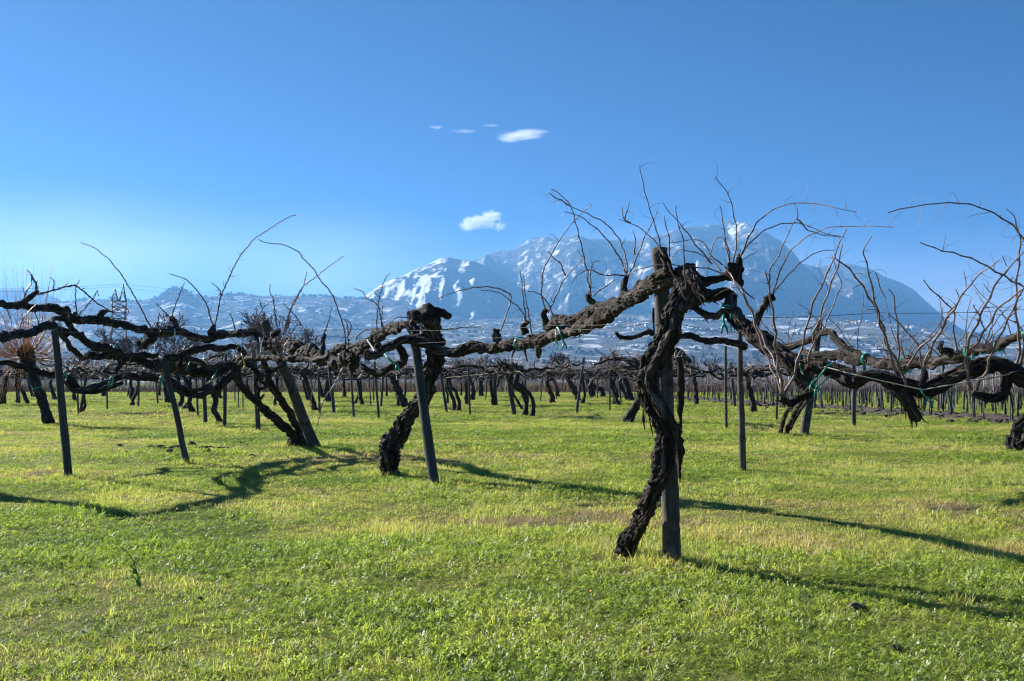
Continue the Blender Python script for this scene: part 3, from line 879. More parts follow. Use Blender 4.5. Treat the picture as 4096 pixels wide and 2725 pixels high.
# left arm reaching to the middle post
def d_left_arm(px): return float(np.interp(px, [1632, 1800, 1990, 2085, 2180, 2250, 2380, 2500, 2600, 2740], [12.9, 12.7, 12.25, 11.7, 11.2, 10.7, 9.6, 8.5, 7.7, 7.1]))
la = tr('A3', [(1345, 575, 105, 7.1), (1240, 600, 95, 7.2), (1150, 640, 92, 7.45), (1060, 692, 92, 7.9), (960, 748, 88, 8.5), (880, 800, 84, 9.1), (800, 842, 80, 9.7), (720, 880, 76, 10.3), (640, 892, 80, 10.8), (560, 922, 84, 11.2), (480, 958, 78, 11.6), (400, 962, 64, 11.9), (330, 975, 72, 12.1), (270, 990, 68, 12.25), (200, 985, 62, 12.4), (130, 978, 68, 12.5), (60, 1003, 64, 12.6), (0, 1012, 60, 12.7), (-65, 1000, 58, 12.75), (-130, 960, 56, 12.8), (-190, 940, 56, 12.88), (-240, 938, 52, 12.9)])
trunk_limb(V1, 'arm', *la, 21, 24, .16, .16, 2.5, M_BARK, .022, .15, 150)
la2 = tr('A3', [(1260, 545, 50, 7.1), (1180, 575, 56, 7.25), (1100, 640, 50, 7.6), (1010, 700, 46, 8.1), (900, 742, 56, 8.9), (800, 774, 52, 9.6), (740, 802, 48, 10.0), (680, 832, 52, 10.3), (600, 838, 58, 10.85), (560, 880, 50, 11.1)])
trunk_limb(V1, 'arm', *la2, 22, 18, .18, .2, 3, M_BARK, .02, .2, 50)
# right arm
ra = tr('A4', [(470, 700, 90, 7.08), (520, 700, 84, 7.0), (552, 735, 80, 6.92), (575, 790, 84, 6.88), (605, 828, 78, 6.86), (660, 822, 74, 6.84), (715, 815, 76, 6.82), (745, 850, 80, 6.8), (742, 900, 82, 6.76), (765, 950, 88, 6.72), (805, 985, 92, 6.66), (850, 1030, 94, 6.6), (905, 1080, 104, 6.52), (960, 1122, 106, 6.45), (1015, 1160, 104, 6.38), (1070, 1190, 94, 6.32), (1135, 1212, 80, 6.26), (1205, 1218, 84, 6.2), (1270, 1240, 88, 6.14), (1345, 1272, 94, 6.08), (1405, 1300, 96, 6.02), (1445, 1328, 82, 5.99), (1495, 1310, 76, 5.96), (1555, 1294, 76, 5.93), (1618, 1308, 88, 5.9), (1668, 1343, 92, 5.88), (1720, 1360, 98, 5.86), (1800, 1368, 84, 5.84), (1870, 1378, 90, 5.82), (1938, 1343, 94, 5.8), (2000, 1302, 88, 5.78), (2060, 1273, 90, 5.76), (2140, 1252, 100, 5.74), (2220, 1233, 100, 5.72), (2300, 1235, 92, 5.7), (2360, 1256, 88, 5.68), (2440, 1284, 90, 5.66), (2540, 1270, 90, 5.64)])
trunk_limb(V1, 'arm', *ra, 23, 28, .19, .2, 3.0, M_BARK, .02, .16, 330, 11)
ra2 = tr('A4', [(560, 745, 50, 6.98), (610, 745, 42, 6.95), (665, 742, 40, 6.92), (725, 728, 46, 6.9), (775, 728, 58, 6.87), (800, 748, 50, 6.85), (790, 690, 46, 6.85)])
knobs(V1, ra2, 31, name='spur')
# drooping pieces of the right arm
for pts, sd in (([(1050, 1195, 60), (1085, 1240, 60), (1130, 1288, 64), (1180, 1330, 60), (1216, 1366, 68), (1190, 1398, 58), (1140, 1422, 50), (1090, 1450, 42), (1045, 1428, 36), (1040, 1405, 24)], 41),
                ([(1710, 1370, 90), (1750, 1430, 88), (1785, 1475, 78), (1805, 1520, 66), (1810, 1550, 34)], 42),
                ([(2330, 1255, 70), (2322, 1340, 54), (2290, 1400, 50), (2230, 1420, 48), (2160, 1405, 42), (2120, 1385, 34)], 43),
                ([(520, 880, 30), (545, 905, 32), (590, 935, 36), (650, 940, 38), (700, 915, 36), (722, 890, 36)], 44),
                ([(880, 1010, 50), (900, 960, 44), (925, 910, 40), (950, 870, 36), (948, 835, 30)], 45),
                ([(1185, 1310, 40), (1180, 1270, 28), (1190, 1240, 24)], 46)):
    dd = {41: (6.2, 5.9), 42: (5.86, 5.84), 43: (5.7, 5.66), 44: (7.0, 6.84), 45: (6.55, 6.5), 46: (6.1, 6.08)}[sd]
    trunk_limb(V1, 'spur', *tr('A4', pts, *dd), sd, 18, .2, .25, 2, M_BARK, .014, .25, 26)
for zone, pts, d, sd in (('A3', [(1012, 715, 42), (996, 655, 36), (1000, 605, 34), (1014, 575, 24)], 7.7, 51), ('A3', [(832, 772, 36), (820, 730, 36), (792, 706, 36), (786, 688, 26)], 8.5, 52),
                         ('A3', [(556, 880, 42), (540, 835, 36), (534, 800, 30), (548, 772, 22)], 9.8, 53), ('A3', [(268, 950, 46), (264, 920, 44), (262, 898, 34)], 11.3, 54),
                         ('A3', [(432, 905, 36), (414, 868, 34), (440, 845, 20)], 10.6, 55), ('A3', [(505, 975, 40), (506, 1010, 36), (504, 1032, 26)], 10.2, 56),
                         ('A4', [(390, 690, 50), (380, 640, 46), (362, 605, 36)], 7.1, 57), ('A4', [(770, 720, 60), (760, 680, 50), (750, 650, 36)], 6.86, 58), ('A4', [(800, 700, 40), (800, 640, 36), (795, 610, 24)], 6.85, 59),
                         ('A4', [(985, 860, 34), (975, 830, 26)], 6.5, 60), ('A5', [(748, 1150, 50), (738, 1110, 34)], 5.88, 61), ('A5', [(880, 1190, 44), (890, 1140, 36), (892, 1110, 24)], 5.84, 62), ('A5', [(1150, 1140, 46), (1148, 1090, 34), (1140, 1060, 22)], 5.77, 63), ('A5', [(1430, 1120, 40), (1425, 1080, 24)], 5.68, 64)):
    if zone == 'A3': d = d_left_arm(1800 + pts[0][0] * SA)
    knobs(V1, tr(zone, pts, d), sd)
# canes of the nearest vine
CANES1 = [
 ('A3', [(290, 890), (320, 800), (346, 690), (260, 645), (160, 640), (60, 660), (0, 678), (-60, 700)], 11.2, 11.4),
 ('A3', [(435, 845), (405, 770), (345, 720), (280, 672), (170, 655)], 10.6, 10.9),
 ('A3', [(440, 850), (422, 740), (410, 620), (403, 545)], 10.6, 10.4), ('A3', [(478, 970), (455, 830), (428, 680), (422, 570)], 10.3, 10.0),
 ('A3', [(548, 772), (522, 690), (525, 600), (535, 540), (575, 460), (630, 365), (690, 285), (760, 210), (810, 170)], 9.8, 9.1),
 ('A3', [(560, 790), (600, 700), (650, 600), (700, 540), (760, 480)], 9.8, 9.4),
 ('A3', [(795, 690), (785, 570), (765, 470), (740, 370), (715, 270), (690, 180), (620, 105), (575, 80)], 8.5, 7.9),
 ('A3', [(690, 178), (640, 150), (600, 130), (562, 100)], 8.0, 7.8), ('A3', [(805, 690), (800, 560), (820, 500), (850, 490)], 8.5, 8.7),
 ('A3', [(1012, 575), (1005, 490), (985, 420), (955, 350), (890, 280), (820, 240), (760, 210), (700, 185), (665, 140)], 7.7, 8.2),
 ('A3', [(1008, 565), (960, 460), (880, 350), (800, 280), (740, 235), (650, 210)], 7.7, 7.2),
 ('A3', [(1018, 580), (1060, 480), (1110, 360), (1150, 280), (1185, 205)], 7.7, 7.4),
 ('A3', [(1005, 572), (940, 570), (870, 570), (810, 545), (750, 555), (690, 620)], 7.7, 7.3), ('A3', [(640, 890), (590, 800), (550, 720), (490, 670), (440, 665)], 9.4, 9.2),
 ('A3', [(820, 690), (880, 640), (942, 597)], 8.5, 8.4), ('A3', [(660, 575), (630, 510), (590, 470), (555, 435)], 9.5, 9.6),
 ('A4', [(880, 850), (800, 780), (720, 715), (620, 680), (480, 662), (380, 655), (300, 660), (200, 690), (150, 712)], 6.7, 7.3),
 ('A4', [(372, 610), (345, 550), (325, 470), (300, 390), (270, 290), (245, 190), (225, 85)], 7.05, 6.8),
 ('A4', [(365, 605), (330, 540), (260, 470), (190, 425), (105, 393)], 7.05, 7.3), ('A4', [(175, 415), (135, 390), (124, 318)], 7.2, 7.2), ('A4', [(140, 395), (155, 350), (168, 292)], 7.2, 7.1),
 ('A4', [(398, 610), (395, 520), (378, 440), (366, 375)], 7.1, 7.0), ('A4', [(495, 855), (480, 650), (475, 520), (440, 400), (432, 320)], 6.95, 6.7), ('A4', [(200, 600), (200, 520), (187, 458)], 7.3, 7.3),
 ('A4', [(640, 650), (580, 580), (530, 520), (480, 450), (410, 370), (358, 302)], 6.9, 6.6), ('A4', [(490, 856), (440, 750), (400, 680), (385, 640)], 6.85, 6.9),
 ('A4', [(745, 690), (650, 620), (610, 560), (570, 515), (510, 515), (390, 532)], 6.86, 7.1), ('A4', [(690, 690), (640, 630), (560, 590), (460, 570), (415, 612)], 6.88, 7.2),
 ('A4', [(760, 670), (775, 560), (780, 470), (765, 380), (735, 260), (700, 210), (655, 150)], 6.86, 6.5), ('A4', [(745, 665), (730, 570), (710, 480), (700, 390), (682, 315)], 6.86, 6.7),
 ('A4', [(735, 660), (725, 580), (700, 500), (660, 510), (630, 600), (610, 720)], 6.9, 7.1),
 ('A4', [(800, 620), (830, 540), (870, 460), (920, 390), (1020, 325), (1135, 303), (1250, 310), (1340, 330), (1465, 356)], 6.85, 6.0),
 ('A4', [(775, 660), (830, 560), (900, 490), (970, 445), (1050, 420), (1120, 418), (1190, 435), (1280, 475), (1400, 500)], 6.85, 7.3),
 ('A4', [(1120, 390), (1160, 430), (1200, 465), (1290, 488), (1380, 500)], 6.3, 6.6),
 ('A4', [(985, 830), (1010, 740), (1060, 620), (1130, 530), (1240, 465), (1340, 438), (1460, 437), (1560, 436), (1672, 440)], 6.5, 5.7),
 ('A4', [(970, 830), (968, 700), (1010, 620), (1050, 530), (1090, 440), (1125, 380), (1122, 330)], 6.5, 6.2), ('A4', [(985, 830), (1060, 730), (1150, 640), (1250, 580), (1350, 570)], 6.5, 6.9),
 ('A4', [(1045, 1408, 16), (1012, 1200, 14), (998, 1050, 13), (985, 920, 12), (960, 780, 10), (945, 690, 6)], 5.9, 5.6), ('A4', [(1042, 1410, 14), (1010, 1240, 12), (960, 1130, 11), (880, 960, 11), (800, 790, 10), (700, 660, 7)], 5.92, 6.6),
 ('A4', [(1055, 1405, 16), (1110, 1260, 14), (1160, 1080, 12), (1200, 920, 11), (1240, 820, 10), (1290, 720, 9), (1340, 600, 8), (1390, 480, 6), (1405, 450, 5)], 5.9, 5.6),
 ('A4', [(1188, 1240, 13), (1210, 1100, 12), (1250, 970, 11), (1310, 790, 9), (1360, 650, 8), (1385, 540, 5)], 6.08, 5.8), ('A4', [(1210, 1130, 10), (1280, 1000), (1340, 860), (1375, 770), (1350, 690), (1320, 600)], 6.0, 6.1),
 ('A4', [(1050, 1410, 15), (1000, 1290, 12), (955, 1190, 11), (900, 1040, 11), (850, 900, 10), (780, 780, 8), (740, 700, 6)], 5.88, 6.4), ('A4', [(1040, 1405, 12), (1000, 1380, 10), (960, 1320, 8), (938, 1285, 5)], 5.9, 5.85),
 ('A5', [(735, 1120, 17), (690, 1000, 14), (650, 860, 13), (610, 750, 12), (540, 640, 10), (470, 545, 9), (380, 470, 7)], 5.86, 5.5),
 ('A5', [(808, 1285, 18), (765, 1130, 15), (700, 1010, 13), (650, 880, 12), (620, 760, 11), (590, 620, 9), (560, 500, 8), (545, 430, 7), (590, 350, 5)], 5.84, 5.4),
 ('A5', [(745, 1110, 12), (745, 960, 11), (735, 830, 9), (715, 700, 7), (688, 650, 5)], 5.88, 5.7), ('A5', [(670, 700, 5), (640, 640, 6), (625, 590, 6), (610, 555, 5)], 5.5, 5.5),
 ('A5', [(792, 1120, 14), (830, 1030, 12), (900, 960, 11), (960, 900, 8)], 5.86, 5.6),
 ('A5', [(890, 1120, 16), (930, 1000, 13), (1000, 860, 12), (1060, 760, 11), (1140, 640, 9), (1230, 550, 8), (1320, 487, 5)], 5.84, 5.3),
 ('A5', [(850, 1270, 13), (880, 1140, 12), (925, 990, 11), (995, 880, 11), (1025, 800, 10), (1085, 720, 7), (1070, 650, 5)], 5.83, 5.6),
 ('A5', [(1160, 1225, 20), (1135, 1130, 18), (1135, 1050, 17), (1145, 950, 16), (1210, 800, 13), (1270, 680, 11), (1340, 570, 10), (1430, 470, 8), (1475, 410, 7)], 5.72, 5.2),
 ('A5', [(1145, 1010, 16), (1180, 970, 15), (1240, 890, 13), (1310, 770, 12), (1400, 690, 10), (1475, 640, 9)], 5.74, 5.3),
 ('A5', [(1190, 1230, 16), (1255, 1090, 14), (1300, 960, 12), (1350, 860, 11), (1410, 740, 10), (1460, 640, 8)], 5.7, 5.3), ('A5', [(1240, 890, 8), (1200, 800, 8), (1172, 740, 5)], 5.5, 5.4),
 ('A5', [(1415, 1130, 18), (1435, 950, 14), (1415, 800, 12), (1420, 640, 10), (1432, 460, 9), (1440, 390, 8), (1420, 300, 7), (1405, 240, 6), (1357, 193, 4)], 5.68, 5.3),
 ('A5', [(1440, 1110, 17), (1460, 980, 14), (1470, 800, 12), (1500, 600, 10), (1490, 450, 10), (1430, 322, 10), (1370, 270, 10), (1280, 215, 9), (1165, 172, 8), (1090, 162, 8), (990, 160, 7), (850, 178, 6), (735, 200, 6), (682, 217, 5)], 5.68, 5.1),
 ('A5', [(1520, 900, 14), (1530, 760, 12), (1480, 655, 11), (1400, 610, 11), (1300, 550, 10), (1200, 495, 9), (1090, 455, 8), (970, 425, 7), (865, 384, 6)], 5.66, 5.0),
 ('A5', [(1120, 1040, 10), (1070, 970, 10), (1060, 880, 9), (1060, 780, 8), (1000, 720, 8), (940, 660, 7), (885, 600, 5)], 5.76, 5.5), ('A5', [(1130, 640, 6), (1128, 590, 5), (1115, 550, 4)], 5.4, 5.4),
 ('A5', [(880, 1110, 10), (865, 1000, 9), (820, 925, 8), (770, 870, 8), (735, 835, 7), (685, 790, 5)], 5.84, 5.7), ('A5', [(1360, 520, 6), (1350, 490, 5), (1335, 460, 4)], 5.3, 5.3), ('A5', [(1280, 680, 6), (1250, 650, 5), (1228, 618, 4)], 5.4, 5.4),
]
for k, (z, p, d0, d1) in enumerate(CANES1):
    if z == 'A3':
        e = d_left_arm(1800 + p[0][0] * SA); d0, d1 = e, e + (d1 - d0)
    cane(V1, *tr(z, p, d0, d1, 8.6, 3.6), 300 + k)
# hanging bark on the right side of the trunk
def strip(root, zone, pts, d, w0, w1, sd):
    P, _ = tr(zone, pts, d)
    P, _ = catmull(P, np.ones(len(P)), .03)
    n = len(P); rng = np.random.default_rng(sd)
    w = np.interp(np.linspace(0, 1, n), [0, .3, .8, 1], [w0 * .6, w0, w1, .1 * w1]) * (1 + .25 * rng.normal(size=n)) * .5
    ang = np.cumsum(rng.normal(0, .16, n))
    sx = np.stack([np.cos(ang), np.sin(ang), np.zeros(n)], 1)
    a, b = P - sx * w[:, None], P + sx * w[:, None]
    nrm = np.stack([-np.sin(ang), np.cos(ang), np.zeros(n)], 1) * .003
    v = np.concatenate([a, b, b + nrm, a + nrm])
    q = []
    for i in range(n - 1):
        for c0, c1 in ((0, 1), (1, 2), (2, 3), (3, 0)):
            q.append((c0 * n + i, c1 * n + i, c1 * n + i + 1, c0 * n + i + 1))
    mb = MB(); mb.add(v, q)
    return mb.build('bark_strip', M_STRIP, root)
for k, (p, d, w0, w1) in enumerate([([(450, 1180), (462, 1300), (455, 1420), (458, 1560), (455, 1650)], 7.12, .05, .03), ([(462, 1240), (470, 1380), (462, 1500), (468, 1600)], 7.16, .035, .02), ([(440, 1560), (452, 1680), (450, 1800), (456, 1900)], 7.1, .07, .03),
                                    ([(450, 1650), (460, 1760), (452, 1860)], 7.08, .04, .02), ([(246, 1480), (250, 1560), (258, 1610)], 7.0, .016, .008), ([(280, 1530), (296, 1600), (300, 1640)], 7.0, .012, .006), ([(306, 900), (304, 960), (310, 1060)], 7.1, .02, .01),
                                    ([(535, 850), (528, 900), (505, 930)], 6.95, .012, .01), ([(575, 850), (578, 900), (576, 965)], 6.9, .012, .006), ([(580, 850), (590, 880), (604, 895)], 6.9, .012, .006)]):
    strip(V1, 'A4', p, d, w0, w1, 700 + k)
for k, (p, d) in enumerate([([(375, 985), (360, 1020), (350, 1055)], 10.9), ([(425, 990), (432, 1030), (445, 1070)], 10.6), ([(660, 940), (740, 920), (810, 885)], 9.2), ([(700, 930), (760, 900), (830, 880)], 9.0)]):
    strip(V1, 'A3', p, d_left_arm(1800 + p[0][0] * SA) - .1, .03, .015, 720 + k)
mbk = MB(); tube(mbk, *tr('C' if 0 else 'A4', [(402, 1545, 22, 7.05), (380, 1590, 14, 7.0), (352, 1640, 8, 6.98), (318, 1685, 3, 6.96)], 7), 8, .02, .2, .2)
mbk.build('bark_strip', M_STRIP, V1)
# ties
ring_tie(V1, la[0][11], la[0][10] - la[0][11], la[1][11] * 1.15, M_TIE, .10, .016, 1)
tie(V1, [at(2228, 1310, 10.7), at(2236, 1318, 10.65), at(2246, 1345, 10.6), at(2258, 1375, 10.7)], M_TIE, .022)
tie(V1, [at(2222, 1318, 10.7), at(2226, 1345, 10.6), at(2224, 1366, 10.7)], M_TIE, .018)
ring_tie(V1, ra[0][8], (.1, 0, 1), ra[1][8] * 1.12, M_TIE, .18, .012, 2)
tie(V1, [at(2898, 1255, 6.75), at(2893, 1275, 6.7), at(2896, 1300, 6.7)], M_TIE, .02)
ring_tie(V1, ra[0][16], (1, 0, -.35), ra[1][16] * 1.12, M_TIE, .05, .02, 3)
tie(V1, [at(3330, 1456, 6.02), at(3312, 1462, 5.95), at(3290, 1490, 5.95), at(3268, 1515, 6.0), at(3249, 1532, 6.0)], M_TIE, .011)
tie(V1, [at(3322, 1503, 6.0), at(3295, 1525, 6.0), at(3268, 1549, 6.0)], M_TIE, .011)
tie(V1, [at(3683, 1552, 5.75), at(3690, 1572, 5.74), at(3700, 1587, 5.74), at(3713, 1592, 5.78)], M_TIE, .011)

def d_upper(px): return float(np.interp(px, [-150, 100, 300, 600, 850, 1061, 1380, 1640], [12.6, 14.5, 16.5, 19.0, 20.0, 19.6, 15.4, 13.1]))
# ---- middle vine on the leaning post -----------------------------------------
post('wooden_post', (1643, 1249), (1738, 1942), ground_d(1942), 34, 42, 'leaning grey post carrying the middle vine, left of centre', M_POST2, None, ground_d(1942) + .75, 18)
dM = ground_d(1905)
B1 = at(1556, 1905, dM); B1[2] = 0
V2 = thing('grapevine', B1, 'grapevine with leaning shaggy trunk behind the grey post left of centre', 'grapevine')
FEET.append((B1[0], B1[1], .25, 60))
tp = tr('A2', [(940, 1575, 105), (938, 1510, 95), (945, 1440, 100), (985, 1340, 88), (1040, 1245, 78), (1100, 1172, 78), (1150, 1085, 72), (1185, 980, 82), (1195, 880, 90), (1188, 780, 96), (1180, 710, 104), (1165, 655, 80)], dM, 13.2)
tp[0][0][2] = -.05
trunk_limb(V2, 'trunk', *tp, 61, 26, .17, .14, 2.5, M_BARK, .022, .15, 140)
knobs(V2, tr('A2', [(1130, 690, 90), (1160, 650, 70), (1210, 640, 52), (1245, 645, 40), (1275, 665, 34), (1285, 675, 20)], 13.1), 62)
knobs(V2, tr('A2', [(1100, 690, 70), (1085, 660, 56), (1070, 650, 40)], 13.1), 63)
for pts, d0, d1, sd, nm in (
    ([(1090, 760, 60), (1030, 715, 46), (960, 725, 46), (900, 738, 50), (850, 790, 56), (800, 842, 60), (740, 882, 64), (690, 902, 66), (630, 916, 66), (570, 905, 70), (510, 880, 72), (440, 860, 74), (370, 840, 74), (300, 825, 66), (235, 830, 60), (195, 790, 48), (165, 755, 46), (100, 757, 44), (20, 762, 44), (-30, 770, 44), (-105, 795, 42), (-190, 782, 42), (-270, 752, 42), (-350, 756, 42), (-400, 762, 48), (-460, 750, 44), (-520, 730, 42), (-600, 706, 45), (-680, 690, 48), (-740, 686, 50), (-800, 690, 50), (-850, 682, 54), (-905, 640, 52), (-950, 620, 50), (-1010, 615, 46), (-1080, 612, 44), (-1150, 605, 42), (-1220, 600, 40), (-1283, 590, 38), (-1380, 580, 36)], 13.2, 10.8, 64, 'arm'),
    ([(1150, 810, 60), (1090, 800, 58), (1040, 795, 52), (980, 826, 54), (920, 846, 50), (870, 875, 54), (815, 885, 46), (810, 860, 34)], 13.1, 12.7, 65, 'arm'),
    ([(1000, 740, 44), (920, 760, 44), (860, 800, 44), (760, 830, 40), (660, 850, 44), (600, 880, 44)], 13.2, 13.0, 66, 'arm'),
    ([(990, 830, 40), (1010, 880, 48), (1020, 920, 46), (980, 950, 46), (920, 970, 44), (860, 985, 44), (800, 960, 36), (780, 940, 30)], 13.1, 13.3, 67, 'spur'),
    ([(735, 900, 70), (728, 940, 56), (722, 970, 34)], 12.95, 12.9, 68, 'spur'),
    ([(545, 905, 40), (560, 850, 30), (555, 800, 28), (570, 770, 22)], 13.2, 13.3, 69, 'spur')):
    if sd in (64, 66, 68, 69): pts = [(*p_, d_upper(900 + p_[0] * SA)) for p_ in pts]
    trunk_limb(V2, nm, *tr('A2', pts, d0, d1), sd, 20, .16, .2, 2, M_BARK, .03, .2, 60)
for zone, pts, d, sd in (('A2', [(290, 810, 56), (292, 770, 44), (305, 745, 26)], 13.0, 71), ('A2', [(700, 880, 44), (690, 840, 30)], 12.9, 72), ('A2', [(870, 860, 40), (880, 820, 28)], 12.8, 73), ('A1', [(1215, 790, 46), (1212, 750, 36), (1218, 722, 24)], 12.2, 74), ('A1', [(1005, 750, 36), (996, 700, 28), (975, 672, 20)], 12.0, 75),
                         ('A1', [(870, 760, 56), (880, 790, 44), (850, 800, 40), (815, 825, 42), (795, 838, 30)], 11.9, 76), ('A1', [(440, 690, 50), (432, 660, 30)], 11.4, 77), ('A1', [(560, 680, 36), (585, 648, 28), (610, 632, 18)], 11.5, 78), ('A1', [(135, 605, 40), (140, 575, 30), (175, 548, 26), (212, 520, 18)], 11.1, 79)):
    d = d_upper(ZA[int(zone[1])][0] + pts[0][0] * SA)
    knobs(V2, tr(zone, pts, d), sd)
CANES2 = [
 ('A1', [(875, 745), (840, 690), (800, 610), (770, 555), (725, 480), (685, 415), (645, 370), (625, 340), (590, 315), (545, 277), (500, 258), (460, 242)], 11.9, 11.2),
 ('A1', [(1218, 730), (1200, 670), (1180, 600), (1150, 550), (1100, 490), (1055, 450), (1015, 437), (960, 421)], 12.2, 11.8),
 ('A1', [(1225, 720), (1240, 650), (1260, 550), (1300, 460), (1330, 390), (1380, 305), (1420, 260), (1448, 225), (1523, 175), (1583, 135), (1653, 95), (1686, 87)], 12.2, 11.4),
 ('A1', [(980, 680), (990, 630), (1020, 550), (1053, 470)], 12.0, 11.8), ('A1', [(972, 672), (930, 630), (890, 590)], 12.0, 12.1), ('A1', [(1258, 545), (1250, 510), (1205, 468)], 12.0, 12.1),
 ('A1', [(438, 660), (433, 600), (430, 540), (436, 490), (455, 455)], 11.4, 11.3), ('A1', [(455, 650), (500, 600), (540, 550), (553, 515), (563, 550)], 11.4, 11.3),
 ('A1', [(212, 540, 12), (290, 520, 10), (380, 495, 10), (430, 490, 9), (470, 515, 8), (520, 560, 8), (570, 600, 7), (650, 645, 5)], 11.1, 11.5), ('A1', [(210, 520, 16), (205, 480, 12), (185, 440, 9), (165, 405, 6), (150, 405, 4)], 11.1, 11.0), ('A1', [(305, 515, 6), (308, 470, 6), (288, 442, 4)], 11.2, 11.2),
 ('A1', [(130, 580, 9), (150, 520, 8), (180, 470, 7), (178, 420, 5)], 11.1, 11.3), ('A1', [(600, 640, 10), (640, 632, 8), (690, 610, 7), (730, 625, 5), (728, 660, 4)], 11.5, 11.3), ('A1', [(60, 680, 5), (45, 640, 6), (30, 610, 6), (0, 570, 5)], 11.0, 11.0),
 ('A2', [(690, 830), (680, 740), (650, 640), (620, 560), (590, 510), (545, 460), (510, 400), (450, 340), (420, 295), (380, 278), (330, 255), (235, 245), (187, 222)], 12.9, 12.0),
 ('A2', [(345, 750), (370, 640), (410, 560), (440, 500), (490, 460), (530, 430), (600, 375), (680, 320)], 13.0, 12.3), ('A2', [(330, 770), (385, 590), (440, 510), (467, 410)], 13.0, 12.8), ('A2', [(302, 750), (285, 650), (275, 570), (255, 520), (262, 480)], 13.0, 12.9),
 ('A2', [(130, 850), (180, 700), (215, 620), (280, 565)], 13.0, 12.8), ('A2', [(210, 615), (205, 590), (195, 572)], 12.9, 12.9), ('A2', [(878, 830), (865, 700), (880, 570), (905, 470), (940, 415)], 12.8, 12.4), ('A2', [(898, 800), (890, 680), (870, 600), (810, 560), (780, 520), (735, 505)], 12.8, 12.6),
 ('A2', [(912, 780), (900, 720), (895, 640), (905, 600)], 12.8, 12.7), ('A2', [(1230, 740), (1300, 735), (1370, 727), (1460, 725)], 13.0, 12.6), ('A2', [(1200, 760), (1120, 720), (1060, 680), (990, 670), (940, 700)], 13.0, 12.9), ('A2', [(715, 900), (705, 830), (700, 730), (690, 690), (670, 680)], 12.9, 12.7),
 ('A2', [(560, 770), (590, 700), (600, 650), (612, 615)], 13.3, 13.2), ('A2', [(750, 800), (760, 770), (800, 745), (850, 740)], 12.9, 12.8), ('A2', [(700, 780), (720, 720), (690, 680)], 12.9, 12.9), ('A2', [(440, 720), (400, 660), (330, 590)], 13.1, 13.3),
 ('A2', [(60, 740), (45, 690), (30, 648)], 12.5, 12.4), ('A2', [(550, 930), (510, 1050), (490, 1150), (498, 1210)], 13.0, 12.8), ('A2', [(680, 940), (620, 1060), (560, 1150), (535, 1260), (510, 1330)], 12.9, 12.7),
]
for k, (z, p, d0, d1) in enumerate(CANES2):
    if z == 'A1' or p[0][0] < 900:
        e = d_upper(ZA[int(z[1])][0] + p[0][0] * SA); d0, d1 = e, e + (d1 - d0)
    cane(V2, *tr(z, p, d0, d1, 8.0, 3.8), 420 + k)
tie(V2, [at(1040, 1352, 19.4), at(1044, 1385, 19.3), at(1055, 1405, 19.3), at(1070, 1408, 19.4)], M_TIE_W, .03)
tie(V2, [at(1470, 1360, 14.1), at(1485, 1382, 14.0), at(1498, 1403, 13.9)], M_TIE_W, .03)
tie(V2, [at(1540, 1418, 13.0), at(1560, 1440, 12.9), at(1590, 1462, 13.0)], M_TIE, .03)
tie(V2, [at(698, 1318, 19.3), at(700, 1330, 19.2), at(698, 1342, 19.3)], M_TIE_W, .03)
strip(V2, 'A2', [(1020, 1380), (1015, 1410), (1000, 1440)], 13.6, .02, .01, 741)
strip(V2, 'A2', [(1075, 1240), (1050, 1290), (1030, 1330)], 13.7, .03, .01, 742)

# ---- left post, its vine running out of frame ---------------------------------
dL = ground_d(1912)
post('wooden_post', (219, 1322), (275, 1912), dL, 26, 32, 'leaning grey post at the far left of the front row', M_POST2, None, dL - .1, 18)
post('wooden_post', (655, 1435), (749, 1856), ground_d(1856), 20, 25, 'second leaning post from the left, slim and grey, by rotten wood chips', M_POST2, None, None, 16)

def freeform(name, base, label, limbs, canes=(), ties=(), group=None, sides=14, fl=30):
    root = thing(name, (base[0], base[1], 0), label, 'grapevine', group)
    for nm, P, R, sd in limbs:
        trunk_limb(root, nm, P, R, sd, sides, .16, .2, 2, M_BARK_FAR, .04, .2, fl)
    return root
# the two-trunk vine leaning on a stout post
dT = ground_d(1782)
post('wooden_post', (1058, 1284), (1257, 1790), ground_d(1790), 34, 46, 'stout dark post leaning left, beside the vine with two leaning trunks', M_POST, None, ground_d(1790) - .8, 16)
BT = at(1180, 1782, dT)
sh = lambda pts, zone, d0, d1: tr(zone, pts, d0, d1)
ta = sh([(1410, 1115, 112), (1400, 1050, 105), (1370, 985, 98), (1280, 900, 98), (1170, 790, 90), (1050, 690, 80), (950, 600, 75), (850, 490, 75), (760, 390, 75), (722, 280, 85), (720, 190, 100)], 'B2', dT, dT - 2.5); ta[0][0][2] = -.05
tb = sh([(1500, 1040, 84), (1480, 980, 80), (1420, 880, 72), (1340, 720, 75), (1240, 580, 80), (1170, 470, 80), (1110, 380, 72), (1090, 280, 60), (1060, 190, 64), (1040, 120, 70)], 'B2', dT, dT - 2.0); tb[0][0][2] = -.05
